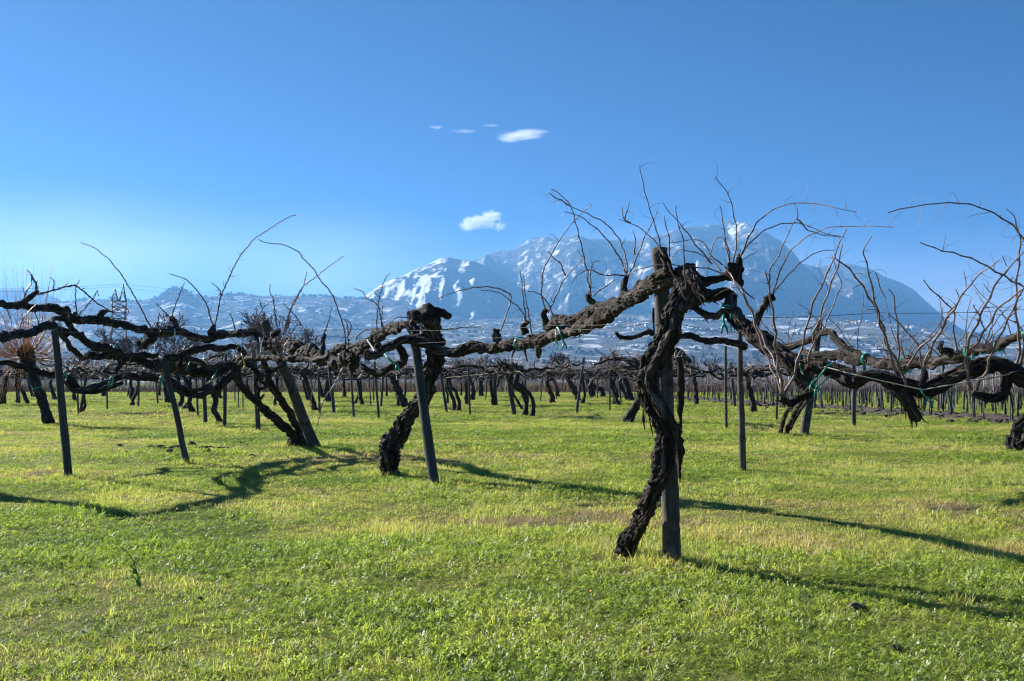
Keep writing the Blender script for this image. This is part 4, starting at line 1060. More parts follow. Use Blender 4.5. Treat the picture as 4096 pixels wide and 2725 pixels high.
V3 = freeform('grapevine', BT, 'vine with two leaning trunks meeting at a weedy foot, left of centre', [
    ('trunk', *ta, 81), ('trunk', *tb, 82),
    ('arm', *sh([(720, 200, 90), (640, 160, 70), (560, 190, 60), (480, 200, 70), (380, 190, 70), (290, 130, 50), (200, 100, 40), (130, 90, 40)], 'B2', 18.6, 16.5), 83),
    ('arm', *sh([(700, 230, 60), (780, 170, 66), (880, 190, 70), (960, 250, 60), (1010, 310, 60), (1020, 350, 60)], 'B2', 18.6, 18.8), 84),
    ('arm', *sh([(740, 190, 80), (850, 110, 60), (960, 100, 66), (1100, 90, 70), (1250, 110, 75), (1420, 110, 75), (1560, 120, 60), (1700, 110, 50), (1800, 80, 44)], 'B2', 18.5, 16.0), 85),
    ('arm', *sh([(640, 300, 70), (560, 380, 60), (480, 440, 50), (380, 500, 46), (280, 545, 44), (180, 540, 44), (90, 500, 50), (0, 440, 50)], 'B2', 18.5, 17.0), 86),
    ('arm', *sh([(420, 380, 60), (330, 460, 48), (230, 480, 46), (120, 450, 46), (30, 420, 50)], 'B2', 18.3, 17.0), 87),
    ('spur', *sh([(1030, 330, 60), (960, 360, 44), (950, 410, 40), (990, 450, 40), (1050, 455, 44), (1080, 430, 44), (1050, 390, 40), (1010, 380, 30)], 'B2', 19, 19), 88),
    ('spur', *sh([(1000, 460, 40), (980, 520, 36), (1010, 570, 30), (1050, 520, 28)], 'B2', 19, 19), 89),
    ('arm', *sh([(1100, 290, 46), (1170, 230, 50), (1240, 190, 50), (1290, 150, 50)], 'B2', 19.3, 19.6), 90)])
FEET.append((BT[0], BT[1], .3, 60)); FEET.append((BT[0] + .35, BT[1], .25, 40))
# left cordons
def left_limb(pts, d0, d1): return tr('A1', pts, d0, d1)
BL = at(-220, 1960, ground_d(1960))
V4 = freeform('grapevine', (BL[0], BL[1], 0), 'vine arm resting on the far left post, entering from the left edge', [
    ('trunk', np.array([(BL[0], BL[1], -.05), (BL[0] + .15, BL[1] - .1, .7), (BL[0] + .3, BL[1] - .2, 1.5), at(-130, 1400, 11.8)]), np.array([.16, .13, .12, .1]), 90),
    ('arm', *left_limb([(-185, 860, 54), (-110, 830, 54), (-30, 800, 52), (40, 776, 54), (100, 765, 50), (170, 755, 48), (230, 735, 48), (280, 715, 50), (330, 735, 46), (400, 752, 40), (450, 776, 42), (500, 812, 48), (560, 836, 50), (620, 850, 46), (680, 876, 50), (712, 892, 56)], 11.8, 17.3), 91),
    ('arm', *left_limb([(285, 715, 30), (292, 690, 26), (315, 675, 26), (350, 676, 30), (390, 702, 32), (420, 742, 30), (450, 775, 30)], 14.1, 15.4), 92),
    ('arm', *left_limb([(340, 760, 26), (380, 812, 30), (420, 862, 36), (470, 906, 26), (500, 886, 36), (560, 892, 40), (640, 886, 46), (700, 890, 50)], 14.5, 17.2), 93),
    ('arm', *left_limb([(700, 892, 54), (760, 904, 46), (830, 926, 50), (900, 948, 62), (960, 942, 50), (1030, 960, 68), (1100, 970, 60), (1170, 990, 60), (1240, 990, 48), (1300, 958, 40), (1380, 920, 48), (1460, 905, 40)], 17.3, 20.2), 94),
    ('arm', *left_limb([(720, 890, 40), (760, 884, 38), (820, 882, 40), (870, 894, 34), (898, 880, 28)], 17.3, 18.0), 95),
    ('spur', *left_limb([(690, 905, 40), (680, 940, 32), (658, 972, 24)], 17.3, 17.3), 96)], sides=18, fl=40)
V5 = freeform('grapevine', at(1150, 1800, 19.5), 'low dark cordon bound to the second leaning post at left', [
    ('arm', *left_limb([(-120, 925, 32), (-30, 930, 32), (60, 930, 36), (130, 950, 36), (200, 970, 36), (270, 990, 33), (330, 1005, 30), (380, 1022, 46), (420, 1056, 46), (470, 1080, 46), (540, 1066, 50), (610, 1045, 46), (700, 1012, 42), (780, 1005, 46), (860, 1015, 46), (940, 1036, 50), (1000, 1060, 54), (1060, 1095, 40), (1130, 1110, 36), (1200, 1090, 40), (1260, 1060, 46), (1310, 1010, 50), (1345, 950, 60)], 15.5, 18.4), 97),
    ('arm', *left_limb([(370, 1030, 30), (420, 1080, 30), (500, 1092, 30), (600, 1075, 28), (700, 1040, 28)], 15.9, 16.4), 98),
    ('arm', *left_limb([(940, 905, 40), (980, 890, 44), (1040, 870, 46), (1100, 860, 44), (1180, 848, 40), (1260, 850, 36), (1320, 835, 34), (1370, 852, 30), (1400, 880, 28)], 16.6, 17.5), 99),
    ('spur', *left_limb([(1020, 960, 40), (1030, 905, 26), (1060, 900, 26), (1080, 930, 26), (1120, 945, 26)], 16.8, 17.2), 100)], sides=16, fl=30)
for k, z in enumerate([('A1', 335, 735, 14.6), ('A1', 655, 860, 17.0), ('A1', 1050, 870, 17.0), ('A1', 372, 1002, 15.9), ('A1', 635, 1035, 16.3), ('A1', 920, 1030, 16.6)]):
    o_ = ZA[1]; c = at(z[1] * SA, 800 + z[2] * SA, z[3])
    ring_tie(V4 if k < 2 else V5, c, (1, .1, -.1), .085, M_TIE, .12, .012, 30 + k)
tie(V3, [at(965, 1410, 17.9), at(972, 1432, 17.8), at(980, 1465, 17.9)], M_TIE_Y, .03)
for k, (x, y, d) in enumerate([(870, 1490, 17.5), (855, 1515, 17.5), (760, 1460, 16.8)]):
    tie(V5, [at(x, y - 12, d), at(x - 6, y, d - .05), at(x - 12, y + 14, d)], M_TIE, .02)
rr_ = np.random.default_rng(88)
def random_canes(root, limb, n, seed, L0=.25, L1=.8, w=.0065, mat=M_CANE, up=1.0):
    rng = np.random.default_rng(seed)
    P = limb[0]
    for k in range(n):
        i = int(rng.integers(1, len(P) - 1))
        p = P[i].copy(); d = np.array((rng.normal(0, .5), rng.normal(0, .5), up * rng.uniform(.5, 1.2))); d /= np.linalg.norm(d)
        L_ = rng.uniform(L0, L1); m = 5; pts = [p.copy()]
        for j in range(m):
            d = d + rng.normal(0, .16, 3) + np.array((0, 0, -.07)); d /= np.linalg.norm(d); p = p + d * L_ / m; pts.append(p.copy())
        cane(root, np.array(pts), np.linspace(w, w * .45, m + 1), int(rng.integers(0, 1e6)), mat, .25)

# ---- right-hand vine with its own dark cordon -----------------------------------
dR = ground_d(1742)
post('wooden_post', (3279, 1277), (3216, 1742), dR, 22, 36, 'dark wooden post leaning right beside the three-stemmed vine at right', M_POST, None, dR, 16)
BR = at(3150, 1740, dR)
rc = tr('A5', [(60, 1010, 50), (120, 985, 46), (170, 960, 40), (230, 935, 40), (300, 905, 40), (350, 898, 42), (390, 938, 46), (440, 990, 46), (500, 1026, 50), (560, 1050, 58), (640, 1072, 66), (700, 1090, 68), (780, 1082, 70), (860, 1082, 68), (940, 1062, 66), (1000, 1052, 60), (1080, 1042, 58), (1150, 1012, 62), (1230, 986, 60), (1320, 975, 54), (1400, 940, 54), (1480, 910, 58), (1580, 900, 56)], 13.5, 8.6)
rc2 = tr('A5', [(200, 1010, 40), (280, 1030, 50), (360, 1030, 55), (440, 1040, 56), (520, 1060, 55), (620, 1075, 50)], 13.0, 11.5)
rc3 = tr('A5', [(1060, 1060, 50), (1030, 1000, 40), (985, 1000, 36), (990, 950, 30)], 10, 10)
V6 = freeform('grapevine', BR, 'right-hand vine with three dark stems and a long dark cordon', [
    ('trunk', *tr('B5', [(1228, 1140, 46), (1262, 1040, 44), (1290, 940, 40), (1330, 850, 38), (1390, 790, 36), (1440, 720, 44), (1560, 640, 50), (1640, 520, 44), (1690, 420, 38)], dR, dR - 3), 111),
    ('trunk', *tr('B5', [(1318, 1120, 54), (1345, 1030, 50), (1392, 930, 46), (1440, 840, 42), (1500, 740, 42), (1560, 640, 44)], dR, dR - 2), 112),
    ('trunk', *tr('B5', [(1360, 1090, 24), (1425, 950, 28), (1490, 850, 28), (1545, 760, 28), (1580, 690, 30)], dR, dR - 1), 113),
    ('arm', *rc, 114), ('arm', *rc2, 115), ('spur', *rc3, 116),
    ('arm', *tr('A4', [(440, 1065, 30), (520, 1062, 40), (580, 1080, 42), (640, 1092, 40), (700, 1090, 40), (760, 1105, 40), (830, 1120, 40)], 13, 14), 117),
    ('arm', *tr('A4', [(95, 1040, 14), (115, 1068, 24), (170, 1072, 26), (240, 1050, 26), (280, 1030, 34), (300, 1050, 34)], 12.6, 12.9), 118)], sides=18, fl=50)
random_canes(V6, rc, 34, 5, .3, .9)
FEET.append((BR[0], BR[1], .4, 60))
for k, i in enumerate((9, 12, 17, 19, 21)):
    ring_tie(V6, rc[0][i], rc[0][i + 1] - rc[0][i], rc[1][i] * 1.12, M_TIE, .12, .013, 60 + k)
dE = ground_d(1802)
BE = at(4090, 1802, dE)
V7 = freeform('grapevine', BE, 'thick bowed vine trunk cut off by the right edge', [
    ('trunk', np.array([BE * np.array((1, 1, 0)) + np.array((0, 0, -.06)), at(4092, 1745, dE), at(4112, 1695, dE), at(4160, 1665, dE), at(4230, 1600, dE - .6), at(4290, 1480, dE - 1), at(4260, 1340, dE - 1.2)]), np.array([.27, .22, .20, .18, .16, .15, .12]), 121)], sides=44, fl=120)
FEET.append((BE[0], BE[1], .3, 40))
random_canes(V4, left_limb([(-30, 800), (100, 765), (230, 735), (400, 752), (500, 812), (620, 850), (712, 892)], 12.7, 17.3), 14, 15, .2, .6)
random_canes(V3, sh([(480, 200), (740, 190), (960, 100), (1250, 110), (1560, 120)], 'B2', 17, 17), 20, 16, .25, .8)
random_canes(V5, left_limb([(420, 1056), (700, 1012), (940, 1036), (1040, 870), (1260, 850)], 16, 17.5), 16, 17, .2, .6)

# ------------------------------------------------------------------ vines and posts further back
ONES = ['first', 'second', 'third', 'fourth', 'fifth', 'sixth', 'seventh', 'eighth', 'ninth', 'tenth', 'eleventh', 'twelfth', 'thirteenth', 'fourteenth', 'fifteenth', 'sixteenth', 'seventeenth', 'eighteenth', 'nineteenth']
ORD = ONES + [w for t, tie_ in (('twent', 'twenty'), ('thirt', 'thirty'), ('fort', 'forty'), ('fift', 'fifty')) for w in [t + 'ieth'] + [tie_ + '-' + o for o in ONES[:9]]]
BGV = [   # each: list of stems (zone, points from the foot up)
 [('B1', [(40, 800, 75), (30, 700, 70), (60, 580, 60), (70, 500, 56)])],
 [('B1', [(955, 885, 44), (1000, 800, 32), (990, 680, 30), (1000, 560, 30)])],
 [('B1', [(1560, 805, 50), (1565, 740, 40), (1610, 640, 34), (1630, 540, 30)])],
 [('B1', [(2110, 822, 56), (2140, 740, 50), (2120, 600, 44), (2090, 450, 40)]), ('B1', [(2270, 882, 64), (2230, 760, 50), (2240, 620, 44), (2180, 480, 40)]), ('B1', [(2170, 845, 60), (2200, 780, 44), (2230, 820, 40)])],
 [('B1', [(220, 780, 40), (200, 600, 40), (190, 500, 36)])],
 [('B1', [(330, 785, 44), (290, 680, 40), (230, 560, 36)])],
 [('B1', [(655, 735, 54), (620, 640, 44), (600, 560, 36)])],
 [('B1', [(890, 755, 44), (865, 650, 40), (850, 560, 36)])],
 [('B1', [(1550, 732, 54), (1550, 620, 44), (1545, 540, 36)])],
 [('B1', [(1990, 772, 66), (1955, 600, 54), (1940, 500, 46)])],
 [('B2', [(530, 865, 80), (505, 780, 62), (462, 700, 60), (482, 600, 60), (450, 500, 60), (405, 400, 60)])],
 [('B2', [(1662, 718, 66), (1630, 600, 54), (1570, 450, 50), (1530, 320, 44)])],
 [('B2', [(1580, 602, 50), (1540, 480, 42), (1520, 350, 40)])],
 [('B2', [(1820, 608, 76), (1790, 500, 64), (1800, 400, 54)])],
 [('B2', [(1742, 565, 50), (1710, 450, 42)])],
 [('B2', [(1185, 662, 40), (1180, 580, 30), (1200, 480, 30)])],
 [('B2', [(530, 575, 60), (520, 470, 44), (510, 400, 40)])],
 [('B2', [(2215, 655, 46), (2180, 520, 42), (2160, 400, 44)]), ('B2', [(2115, 640, 30), (2160, 540, 30), (2180, 450, 26)])],
 [('B2', [(2000, 557, 46), (1990, 450, 34)])],
 [('B3', [(655, 828, 120), (612, 720, 98), (560, 620, 88), (500, 480, 72)]), ('B3', [(580, 812, 54), (570, 720, 44), (560, 640, 36)])],
 [('B3', [(1235, 868, 56), (1222, 740, 42), (1170, 620, 40), (1150, 550, 40)]), ('B3', [(1280, 872, 56), (1285, 780, 44), (1250, 650, 40), (1185, 565, 36)]), ('B3', [(1140, 782, 30), (1150, 680, 26), (1130, 600, 24)])],
 [('B3', [(1380, 792, 56), (1370, 650, 44), (1375, 560, 40)])],
 [('B3', [(1452, 742, 56), (1450, 600, 50), (1440, 540, 40)])],
 [('B3', [(1555, 698, 64), (1545, 580, 60)])],
 [('B3', [(1690, 802, 42), (1680, 680, 36), (1660, 560, 36)])],
 [('B3', [(2050, 925, 60), (2080, 800, 50), (2060, 700, 70), (1980, 580, 80), (1880, 480, 80)]), ('B3', [(2140, 935, 60), (2165, 800, 44), (2130, 690, 44), (2050, 610, 50), (1950, 540, 60)]), ('B3', [(2040, 850, 26), (1960, 730, 28), (1905, 600, 30)])],
 [('B4', [(622, 778, 66), (600, 660, 52), (560, 540, 46)])],
 [('B4', [(690, 698, 44), (660, 590, 40), (640, 530, 36)])],
 [('B4', [(935, 745, 50), (900, 680, 62), (850, 580, 62), (800, 500, 56)])],
 [('B4', [(965, 782, 60), (992, 720, 32), (995, 620, 30), (980, 540, 30)])],
 [('B4', [(1080, 708, 40), (1060, 640, 36), (1040, 540, 36)])],
 [('B4', [(1215, 700, 60), (1200, 620, 50), (1110, 580, 60), (1035, 515, 56)])],
 [('B4', [(1400, 805, 44), (1350, 660, 44), (1310, 520, 42)]), ('B4', [(1362, 800, 44), (1340, 680, 36), (1320, 600, 32)])],
 [('B4', [(1560, 750, 100), (1520, 640, 92), (1480, 520, 84)]), ('B4', [(1520, 745, 54), (1470, 640, 50), (1410, 540, 50)])],
 [('B4', [(1485, 1003, 120), (1540, 930, 112), (1572, 850, 100), (1610, 760, 92), (1690, 680, 72), (1760, 560, 60)])],
 [('B5', [(255, 792, 44), (245, 600, 42), (210, 380, 50), (150, 260, 56), (60, 170, 56), (5, 140, 56)])],
 [('B5', [(938, 884, 66), (905, 720, 62), (860, 540, 62)])],
 [('B6', [(2110, 790, 40), (2090, 600, 40)])],
]
def bg_arm(mbs, top, az, L_, rng, r0, z_goal):
    m = 9; p = top.copy(); a = az; pts = [p.copy()]
    for j in range(m):
        a += rng.normal(0, .32)
        dz = (z_goal - p[2]) * .35 + rng.normal(0, .07)
        p = p + np.array((math.cos(a) * L_ / m, math.sin(a) * L_ / m, dz)); pts.append(p.copy())
    return np.array(pts), np.linspace(r0, r0 * .5, m + 1)
def far_vine(stems, seed, label, group):
    rng = np.random.default_rng(seed)
    z0, p0 = stems[0]
    base = None; tops = []; parts = []
    for z, p in stems:
        o = ZB[int(z[1])]
        fy = o[1] + p[0][1] * SB
        d = ground_d(fy)
        P, R = tr(z, p, d, d - rng.uniform(-.6, .6))
        if base is None: base = P[0].copy()
        P[0][2] = -.05
        R = np.minimum(R, .19); R[0] *= 1.15
        if P[-1][2] < 1.7:
            P = np.vstack([P, P[-1] + np.array((rng.normal(0, .12), rng.normal(0, .12), 1.78 - P[-1][2]))]); R = np.append(R, R[-1] * .85)
        parts.append((P, R)); tops.append((P[-1], R[-1]))
    finish_vine(base, parts, tops, rng, seed, label, group)
def finish_vine(base, parts, tops, rng, seed, label, group, narm=15, ncane=230):
    root = thing('grapevine', (base[0], base[1], 0), label, 'grapevine', group)
    dist = base[1]
    sd = 9 if dist < 45 else 7
    for k, (P, R) in enumerate(parts):
        mb = MB(); tube(mb, P, R, sd + 3, .07, .12, .2, 1.5, seed + k, .25); mb.build('trunk', M_BARK_FAR, root)
    arms = []
    a0 = rng.uniform(0, 6.28)
    for k in range(narm):
        t, r = tops[k % len(tops)]
        P, R = bg_arm(None, t, a0 + k * 6.28 / narm + rng.normal(0, .3), rng.uniform(1.6, 3.4), rng, np.clip(r * .75, .045, .075), rng.uniform(1.58, 2.05))
        arms.append((P, R))
        mb = MB(); tube(mb, P, R, sd, .09, .1, .25, 1, seed + 20 + k, .6, 7, 2.5)
        mb.build('arm', M_BARK_FAR, root)
    mb = MB()
    wr = .006 + .00013 * dist
    for k in range(ncane):
        P, R = arms[int(rng.integers(0, len(arms)))]
        p = P[int(rng.integers(1, len(P)))].copy()
        d = np.array((rng.normal(0, .7), rng.normal(0, .7), rng.uniform(-.15, 1.0))); d /= np.linalg.norm(d)
        L_ = rng.uniform(.2, .9); pts = [p.copy()]
        for j in range(4):
            d = d + rng.normal(0, .3, 3) + np.array((0, 0, -.1)); d /= np.linalg.norm(d); p = p + d * L_ / 4; pts.append(p.copy())
        w_ = wr * (2.2 if rng.random() < .2 else 1)
        tube(mb, np.array(pts), np.linspace(w_, w_ * .5, 5), 4, None, 0, 0, 0, k)
    o = mb.build('canes', M_CANE_FAR, root); o['kind'] = 'stuff'
    FEET.append((base[0], base[1], .25, 14))
    if seed % 3 == 0:
        P, R = arms[0]; ring_tie(root, P[2], P[3] - P[2], R[2] * 1.3, M_TIE, .1, .016, seed)
def px_of(x, d): return 2048 + x / d * F_PX * CP
bgv = []
for st in BGV:
    o = ZB[int(st[0][0][1])]; bgv.append((o[0] + st[0][1][0][0] * SB, o[1] + st[0][1][0][1] * SB, st))
# filler vines deeper in the block, standing on the same planting grid
rf = np.random.default_rng(55)
fill = []
for px_, py_ in [(120, 1588), (400, 1586), (520, 1584), (760, 1590), (990, 1588), (1110, 1585), (1170, 1592), (1430, 1590), (1560, 1586), (1720, 1590), (1850, 1584), (1960, 1592), (2110, 1586), (2210, 1590), (2380, 1586), (2460, 1592), (2560, 1588), (2640, 1592), (1300, 1584), (640, 1586)]:
    fill.append((px_ + rf.uniform(-15, 15), py_, None))
allv = sorted(bgv + fill, key=lambda a: a[0])
near_v = [v for v in allv if v[1] >= 1628]; far_v = [v for v in allv if v[1] < 1628]
for grp, words, gname in ((near_v, 'old dark vine with bare crown standing in the middle distance, %s from the left', 'vines in the middle distance'), (far_v, 'small dark vine trunk in the far rows before the reddish scrub, %s from the left', 'vines in the far rows')):
    for k, (px_, py_, st) in enumerate(grp):
        lab = words % ORD[k]
        sd = 1000 + int(px_)
        if st: far_vine(st, sd, lab, gname)
        else:
            rng = np.random.default_rng(sd)
            d = ground_d(py_); b = at(px_, py_, d); b[2] = 0
            parts, tops = [], []
            for j in range(int(rng.integers(1, 3))):
                lx, ly = rng.normal(0, .25, 2)
                P = np.array([b + (j * .2, 0, -.05), b + (lx * .3 + j * .15, ly * .3, .5), b + (lx * .8, ly * .8, 1.1), b + (lx, ly, 1.8)]); R = np.array([.12, .09, .085, .07]) * rng.uniform(.8, 1.2)
                parts.append((P, R)); tops.append((P[-1], R[-1]))
            finish_vine(b, parts, tops, rng, sd, lab, gname, 10, 130)

BGP = [(2970, 1885, 2960, 1330, 28, 20), (2905, 1717, 2902, 1385, 11, 10), (2939, 1627, 2922, 1450, 11, 10), (3106, 1681, 3110, 1470, 10, 9), (3416, 1705, 3416, 1398, 17, 15), (3768, 1638, 3771, 1411, 17, 15), (3454, 1618, 3455, 1440, 15, 13), (2778, 1616, 2774, 1425, 10, 9),
       (2439, 1645, 2439, 1478, 7, 7), (2307, 1655, 2336, 1430, 13, 9), (2058, 1662, 2016, 1438, 19, 16), (1880, 1659, 1873, 1455, 8, 8), (1787, 1649, 1763, 1490, 12, 11), (1515, 1679, 1498, 1448, 10, 9), (1415, 1669, 1402, 1450, 10, 8), (1336, 1655, 1316, 1445, 14, 12), (1279, 1651, 1272, 1452, 10, 9),
       (1033, 1726, 1017, 1440, 20, 18), (897, 1709, 904, 1420, 14, 12), (822, 1694, 812, 1450, 16, 14), (792, 1663, 783, 1470, 8, 8), (954, 1631, 953, 1480, 4.5, 4.5), (972, 1634, 971, 1480, 4.5, 4.5), (940, 1610, 939, 1490, 5, 5), (905, 1622, 905, 1480, 5, 5),
       (314, 1660, 304, 1476, 8, 6), (321, 1652, 351, 1464, 12, 11), (429, 1642, 429, 1470, 7, 6), (553, 1627, 557, 1490, 8, 7), (631, 1616, 622, 1490, 7, 6), (1484, 1626, 1474, 1480, 5, 5), (1494, 1605, 1495, 1485, 5, 5), (1524, 1628, 1534, 1470, 10, 8), (1943, 1605, 1950, 1470, 5, 5), (1985, 1622, 1975, 1478, 14, 12), (2162, 1607, 2172, 1480, 5, 5), (2485, 1613, 2468, 1470, 7, 6), (2390, 1595, 2388, 1470, 5, 5), (2226, 1599, 2214, 1460, 5, 5), (1619, 1588, 1625, 1470, 10, 9)]
for k, (bx, by, tx, ty, wb, wt) in enumerate(sorted(BGP)):
    d = ground_d(by)
    if bx == 2970: lab = 'dark slim post standing alone in the grass right of the nearest vine'
    else: lab = 'thin grey vine post standing among the background vines, %s from the left' % ORD[k]
    mt = M_RUST if bx in (2226, 2390) else (M_POST if bx == 2970 else M_POST2)
    if mt is M_RUST: lab = lab.replace('thin grey', 'thin reddish')
    post('wooden_post', (tx, ty), (bx, by), d, wt, wb, lab, mt, 'posts among the background vines', None, 12 if d > 25 else 16)

# ------------------------------------------------------------------ wires
def wire(pts, r, label, mat=M_WIRE, name='trellis_wire', cat='wire', group='trellis wires', sag=.02):
    P = [np.array(at(*p)) for p in pts]
    out = []
    for a, b in zip(P[:-1], P[1:]):
        for t in np.linspace(0, 1, 12, endpoint=False):
            q = a + (b - a) * t; q[2] -= sag * 4 * t * (1 - t); out.append(q)
    out.append(P[-1])
    mb = MB(); tube(mb, np.array(out), np.full(len(out), r), 5)
    return tag(mb.build(name, mat), label, cat, group)
wire([(2700, 1268, 7.1), (3500, 1252, 8.0), (4200, 1230, 9.0)], .0022, 'thin dark wire running right from the thickest post')
wire([(1640, 1375, 13.0), (2300, 1318, 9.5), (2640, 1284, 7.25)], .0022, 'thin dark wire under the long left arm of the nearest vine')
wire([(1640, 1322, 13.0), (2250, 1300, 9.5), (2640, 1278, 7.25)], .0018, 'upper thin dark wire beside the long left arm of the nearest vine')
wire([(-60, 1322, 13.6), (600, 1326, 13.4), (1643, 1310, 13.0)], .0022, 'dark wire between the far left post and the leaning middle post')
wire([(-60, 1215, 11.2), (180, 1242, 11.4), (1020, 1320, 12.8), (1643, 1362, 13.0)], .0022, 'dark wire sagging along the upper left cordon')
wire([(219, 1345, 14.0), (655, 1445, 16.2), (1040, 1470, 19.5)], .002, 'thin wire dropping from the far left post to the second leaning post')
wire([(3180, 1436, 6.25), (3420, 1500, 5.9), (3690, 1560, 5.74), (4040, 1497, 5.6)], .0035, 'pale taut cord along the lit right arm of the nearest vine', M_CORD, 'tie_cord', 'cord', None, .0)
wire([(2687, 1290, 7.2), (2960, 1330, 14.9)], .002, 'short dark wire from the thickest post to the slim post at right')
wire([(1787, 1510, 43), (2058, 1482, 39), (2320, 1478, 41), (2640, 1440, 45)], .006, 'pale wire along the middle-distance canopy near centre', M_CORD)

# ------------------------------------------------------------------ young vineyard at right
M_YOUNG = M_CANE_FAR
mb = MB(); tube(mb, np.array([(0, 0, -.1), (.01, 0, 1.0), (0, .01, 1.95)]), np.array([.020, .020, .018]), 6)
stake_me = mb.mesh('stake', M_STAKE)
yv = []
for v in range(4):
    r = np.random.default_rng(v + 60)
    m1, m2 = MB(), MB()
    P = np.array([(.06, 0, -.05), (.08 + r.normal(0, .03), 0, .4), (.03, .02, .75), (.0, 0, 1.0)])
    tube(m1, P, np.array([.035, .028, .026, .022]), 6, .1, .1, .2, 0, v)
    for k in range(16):
        a = r.uniform(0, 6.28); p = np.array((0, 0, r.uniform(.8, 1.05))); d = np.array((math.cos(a) * .5, math.sin(a) * .5, 1.0)); pts = [p.copy()]
        L_ = r.uniform(.5, 1.0)
        for j in range(4):
            d = d + r.normal(0, .25, 3); d /= np.linalg.norm(d); p = p + d * L_ / 4; pts.append(p.copy())
        tube(m2, np.array(pts), np.linspace(.009, .004, 5), 4)
    yv.append((m1.mesh('stem', M_BARK_FAR), m2.mesh('canes', M_YOUNG)))
pos = []
ry = np.random.default_rng(9)
for i in range(60):
    for j in range(90):
        u_ = i * 1.9; v_ = 33 + j * 1.35
        x = 16.6 - (v_ - 33) * .10 + u_ + ry.normal(0, .12); y = v_ + ry.normal(0, .15)
        if y < 112 and -2 < x < .55 * y + 1: pos.append((y, x))
pos.sort()
young_stuff = MB()
for k, (y, x) in enumerate(pos):
    if k < 270:
        st = bpy.data.objects.new('vine_stake', stake_me); COL.objects.link(st)
        st.location = (x, y, 0); st.rotation_euler = (ry.normal(0, .05), ry.normal(0, .05), 0); st.scale = (1, 1, ry.uniform(.85, 1.08))
        tag(st, 'thin blue-grey stake in the dense young vineyard at right', 'stake', 'stakes of the young vineyard')
        yo = thing('young_vine', (x, y, 0), 'slender young vine tied to a stake in the young vineyard at right', 'young vine', 'vines of the young vineyard')
        a, b = yv[k % 4]; rz = ry.uniform(0, 6.28)
        for nm, me in (('stem', a), ('canes', b)):
            c = bpy.data.objects.new(nm, me); COL.objects.link(c); c.parent = yo; c.rotation_euler = (0, 0, rz)
            if nm == 'canes': c['kind'] = 'stuff'
    else:
        tube(young_stuff, np.array([(x, y, -.1), (x + .02, y, 1.0), (x, y, 1.9)]), np.array([.022, .022, .02]), 4)
        for q in range(4):
            e = ry.normal(0, .25, 2)
            tube(young_stuff, np.array([(x, y, .9), (x + e[0] * .6, y + e[1] * .6, 1.3), (x + e[0], y + e[1], ry.uniform(1.5, 1.9))]), np.array([.014, .01, .006]), 4)
o = young_stuff.build('young_vineyard', M_TWIG)
tag(o, 'dense far rows of the young vineyard seen as one mass at right', 'vineyard', None, 'stuff')
# turned soil along its edge
mb = MB()
n = 220; t = np.linspace(0, 1, n); w = np.linspace(0, 1, 26)
T, W = np.meshgrid(t, w, indexing='ij')
Yc = 30 + T * 90; Xc = 15.9 - (Yc - 33) * .10 + W * (3.2 + .02 * (Yc - 30)) + .35 * fbm(Yc * .6, 1.0, 0.0, 5, 3) * (W < .5)
Z = .004 + np.clip(np.sin(W * math.pi), 0, 1) * np.clip(.07 + .12 * fbm(Xc * 3.2, Yc * 3.2, 0.0, 8, 4), 0.0, .3)
gi = np.arange(T.size).reshape(T.shape)
mb.add(np.stack([Xc.ravel(), Yc.ravel(), Z.ravel()], 1), np.stack([gi[:-1, :-1], gi[:-1, 1:], gi[1:, 1:], gi[1:, :-1]], -1).reshape(-1, 4))
tag(mb.build('tilled_soil', M_SOIL), 'dark turned soil strip along the young vineyard', None, None, 'structure')
mb = MB(); rc_ = np.random.default_rng(14)
for k in range(700):
    y = 31 + 70 * rc_.random() ** 1.6; x = 15.9 - (y - 33) * .10 + rc_.normal(1.3, 1.1)
    s = rc_.uniform(.05, .16); blob(mb, np.array((x, y, 0)), s, s * .9, rc_)
tag(mb.build('soil_clods', M_SOIL, None, None, False), 'lumps of turned earth beside the young vineyard', 'soil', None, 'stuff')

# ------------------------------------------------------------------ scrub, trees, willow
def scrub(label, n, x0, x1, y0, y1, h0, h1, mat, seed, wid=.03, fan=.25):
    r = np.random.default_rng(seed); v, q = [], []
    x = r.uniform(x0, x1, n); y = r.uniform(y0, y1, n)
    h = r.uniform(h0, h1, n) * np.clip(1 + .7 * fbm(x * .12, y * .12, 0.0, seed, 3), .35, 2)
    lx, ly = r.normal(0, fan, n) * h, r.normal(0, fan, n) * h
    a = r.uniform(0, 3.14, n); wx, wy = np.cos(a) * wid * .5, np.sin(a) * wid * .5
    z = np.zeros(n)
    V = np.stack([np.stack([x - wx, y - wy, z], 1), np.stack([x + wx, y + wy, z], 1), np.stack([x + lx * .4 + wx * .8, y + ly * .4 + wy * .8, h * .55], 1), np.stack([x + lx * .4 - wx * .8, y + ly * .4 - wy * .8, h * .55], 1), np.stack([x + lx, y + ly, h], 1)], 1)
    i = np.arange(n)[:, None] * 5
    mb = MB(); mb.add(V.reshape(-1, 3), i + np.array([[0, 1, 2, 3]]), i + np.array([[3, 2, 4]]))
    return tag(mb.build('scrub', mat, None, (0, 0, 0), False), label, 'scrub', None, 'stuff')
M_REED = plain('dry_scrub', (0.24, 0.135, 0.09), 0.9, 0, 0.4, 0.6)
M_BRUSH = plain('bare_brush', (0.13, 0.095, 0.09), 0.9, 0, 0.4, 0.5)
scrub('low reddish dry scrub along the far end of the field', 16000, -75, 60, 118, 126, .5, 1.3, M_REED, 71, .04, .2)
scrub('tangled bare brush rising behind the reddish scrub', 9000, -80, 75, 126, 150, 1.0, 3.0, M_BRUSH, 72, .035, .35)

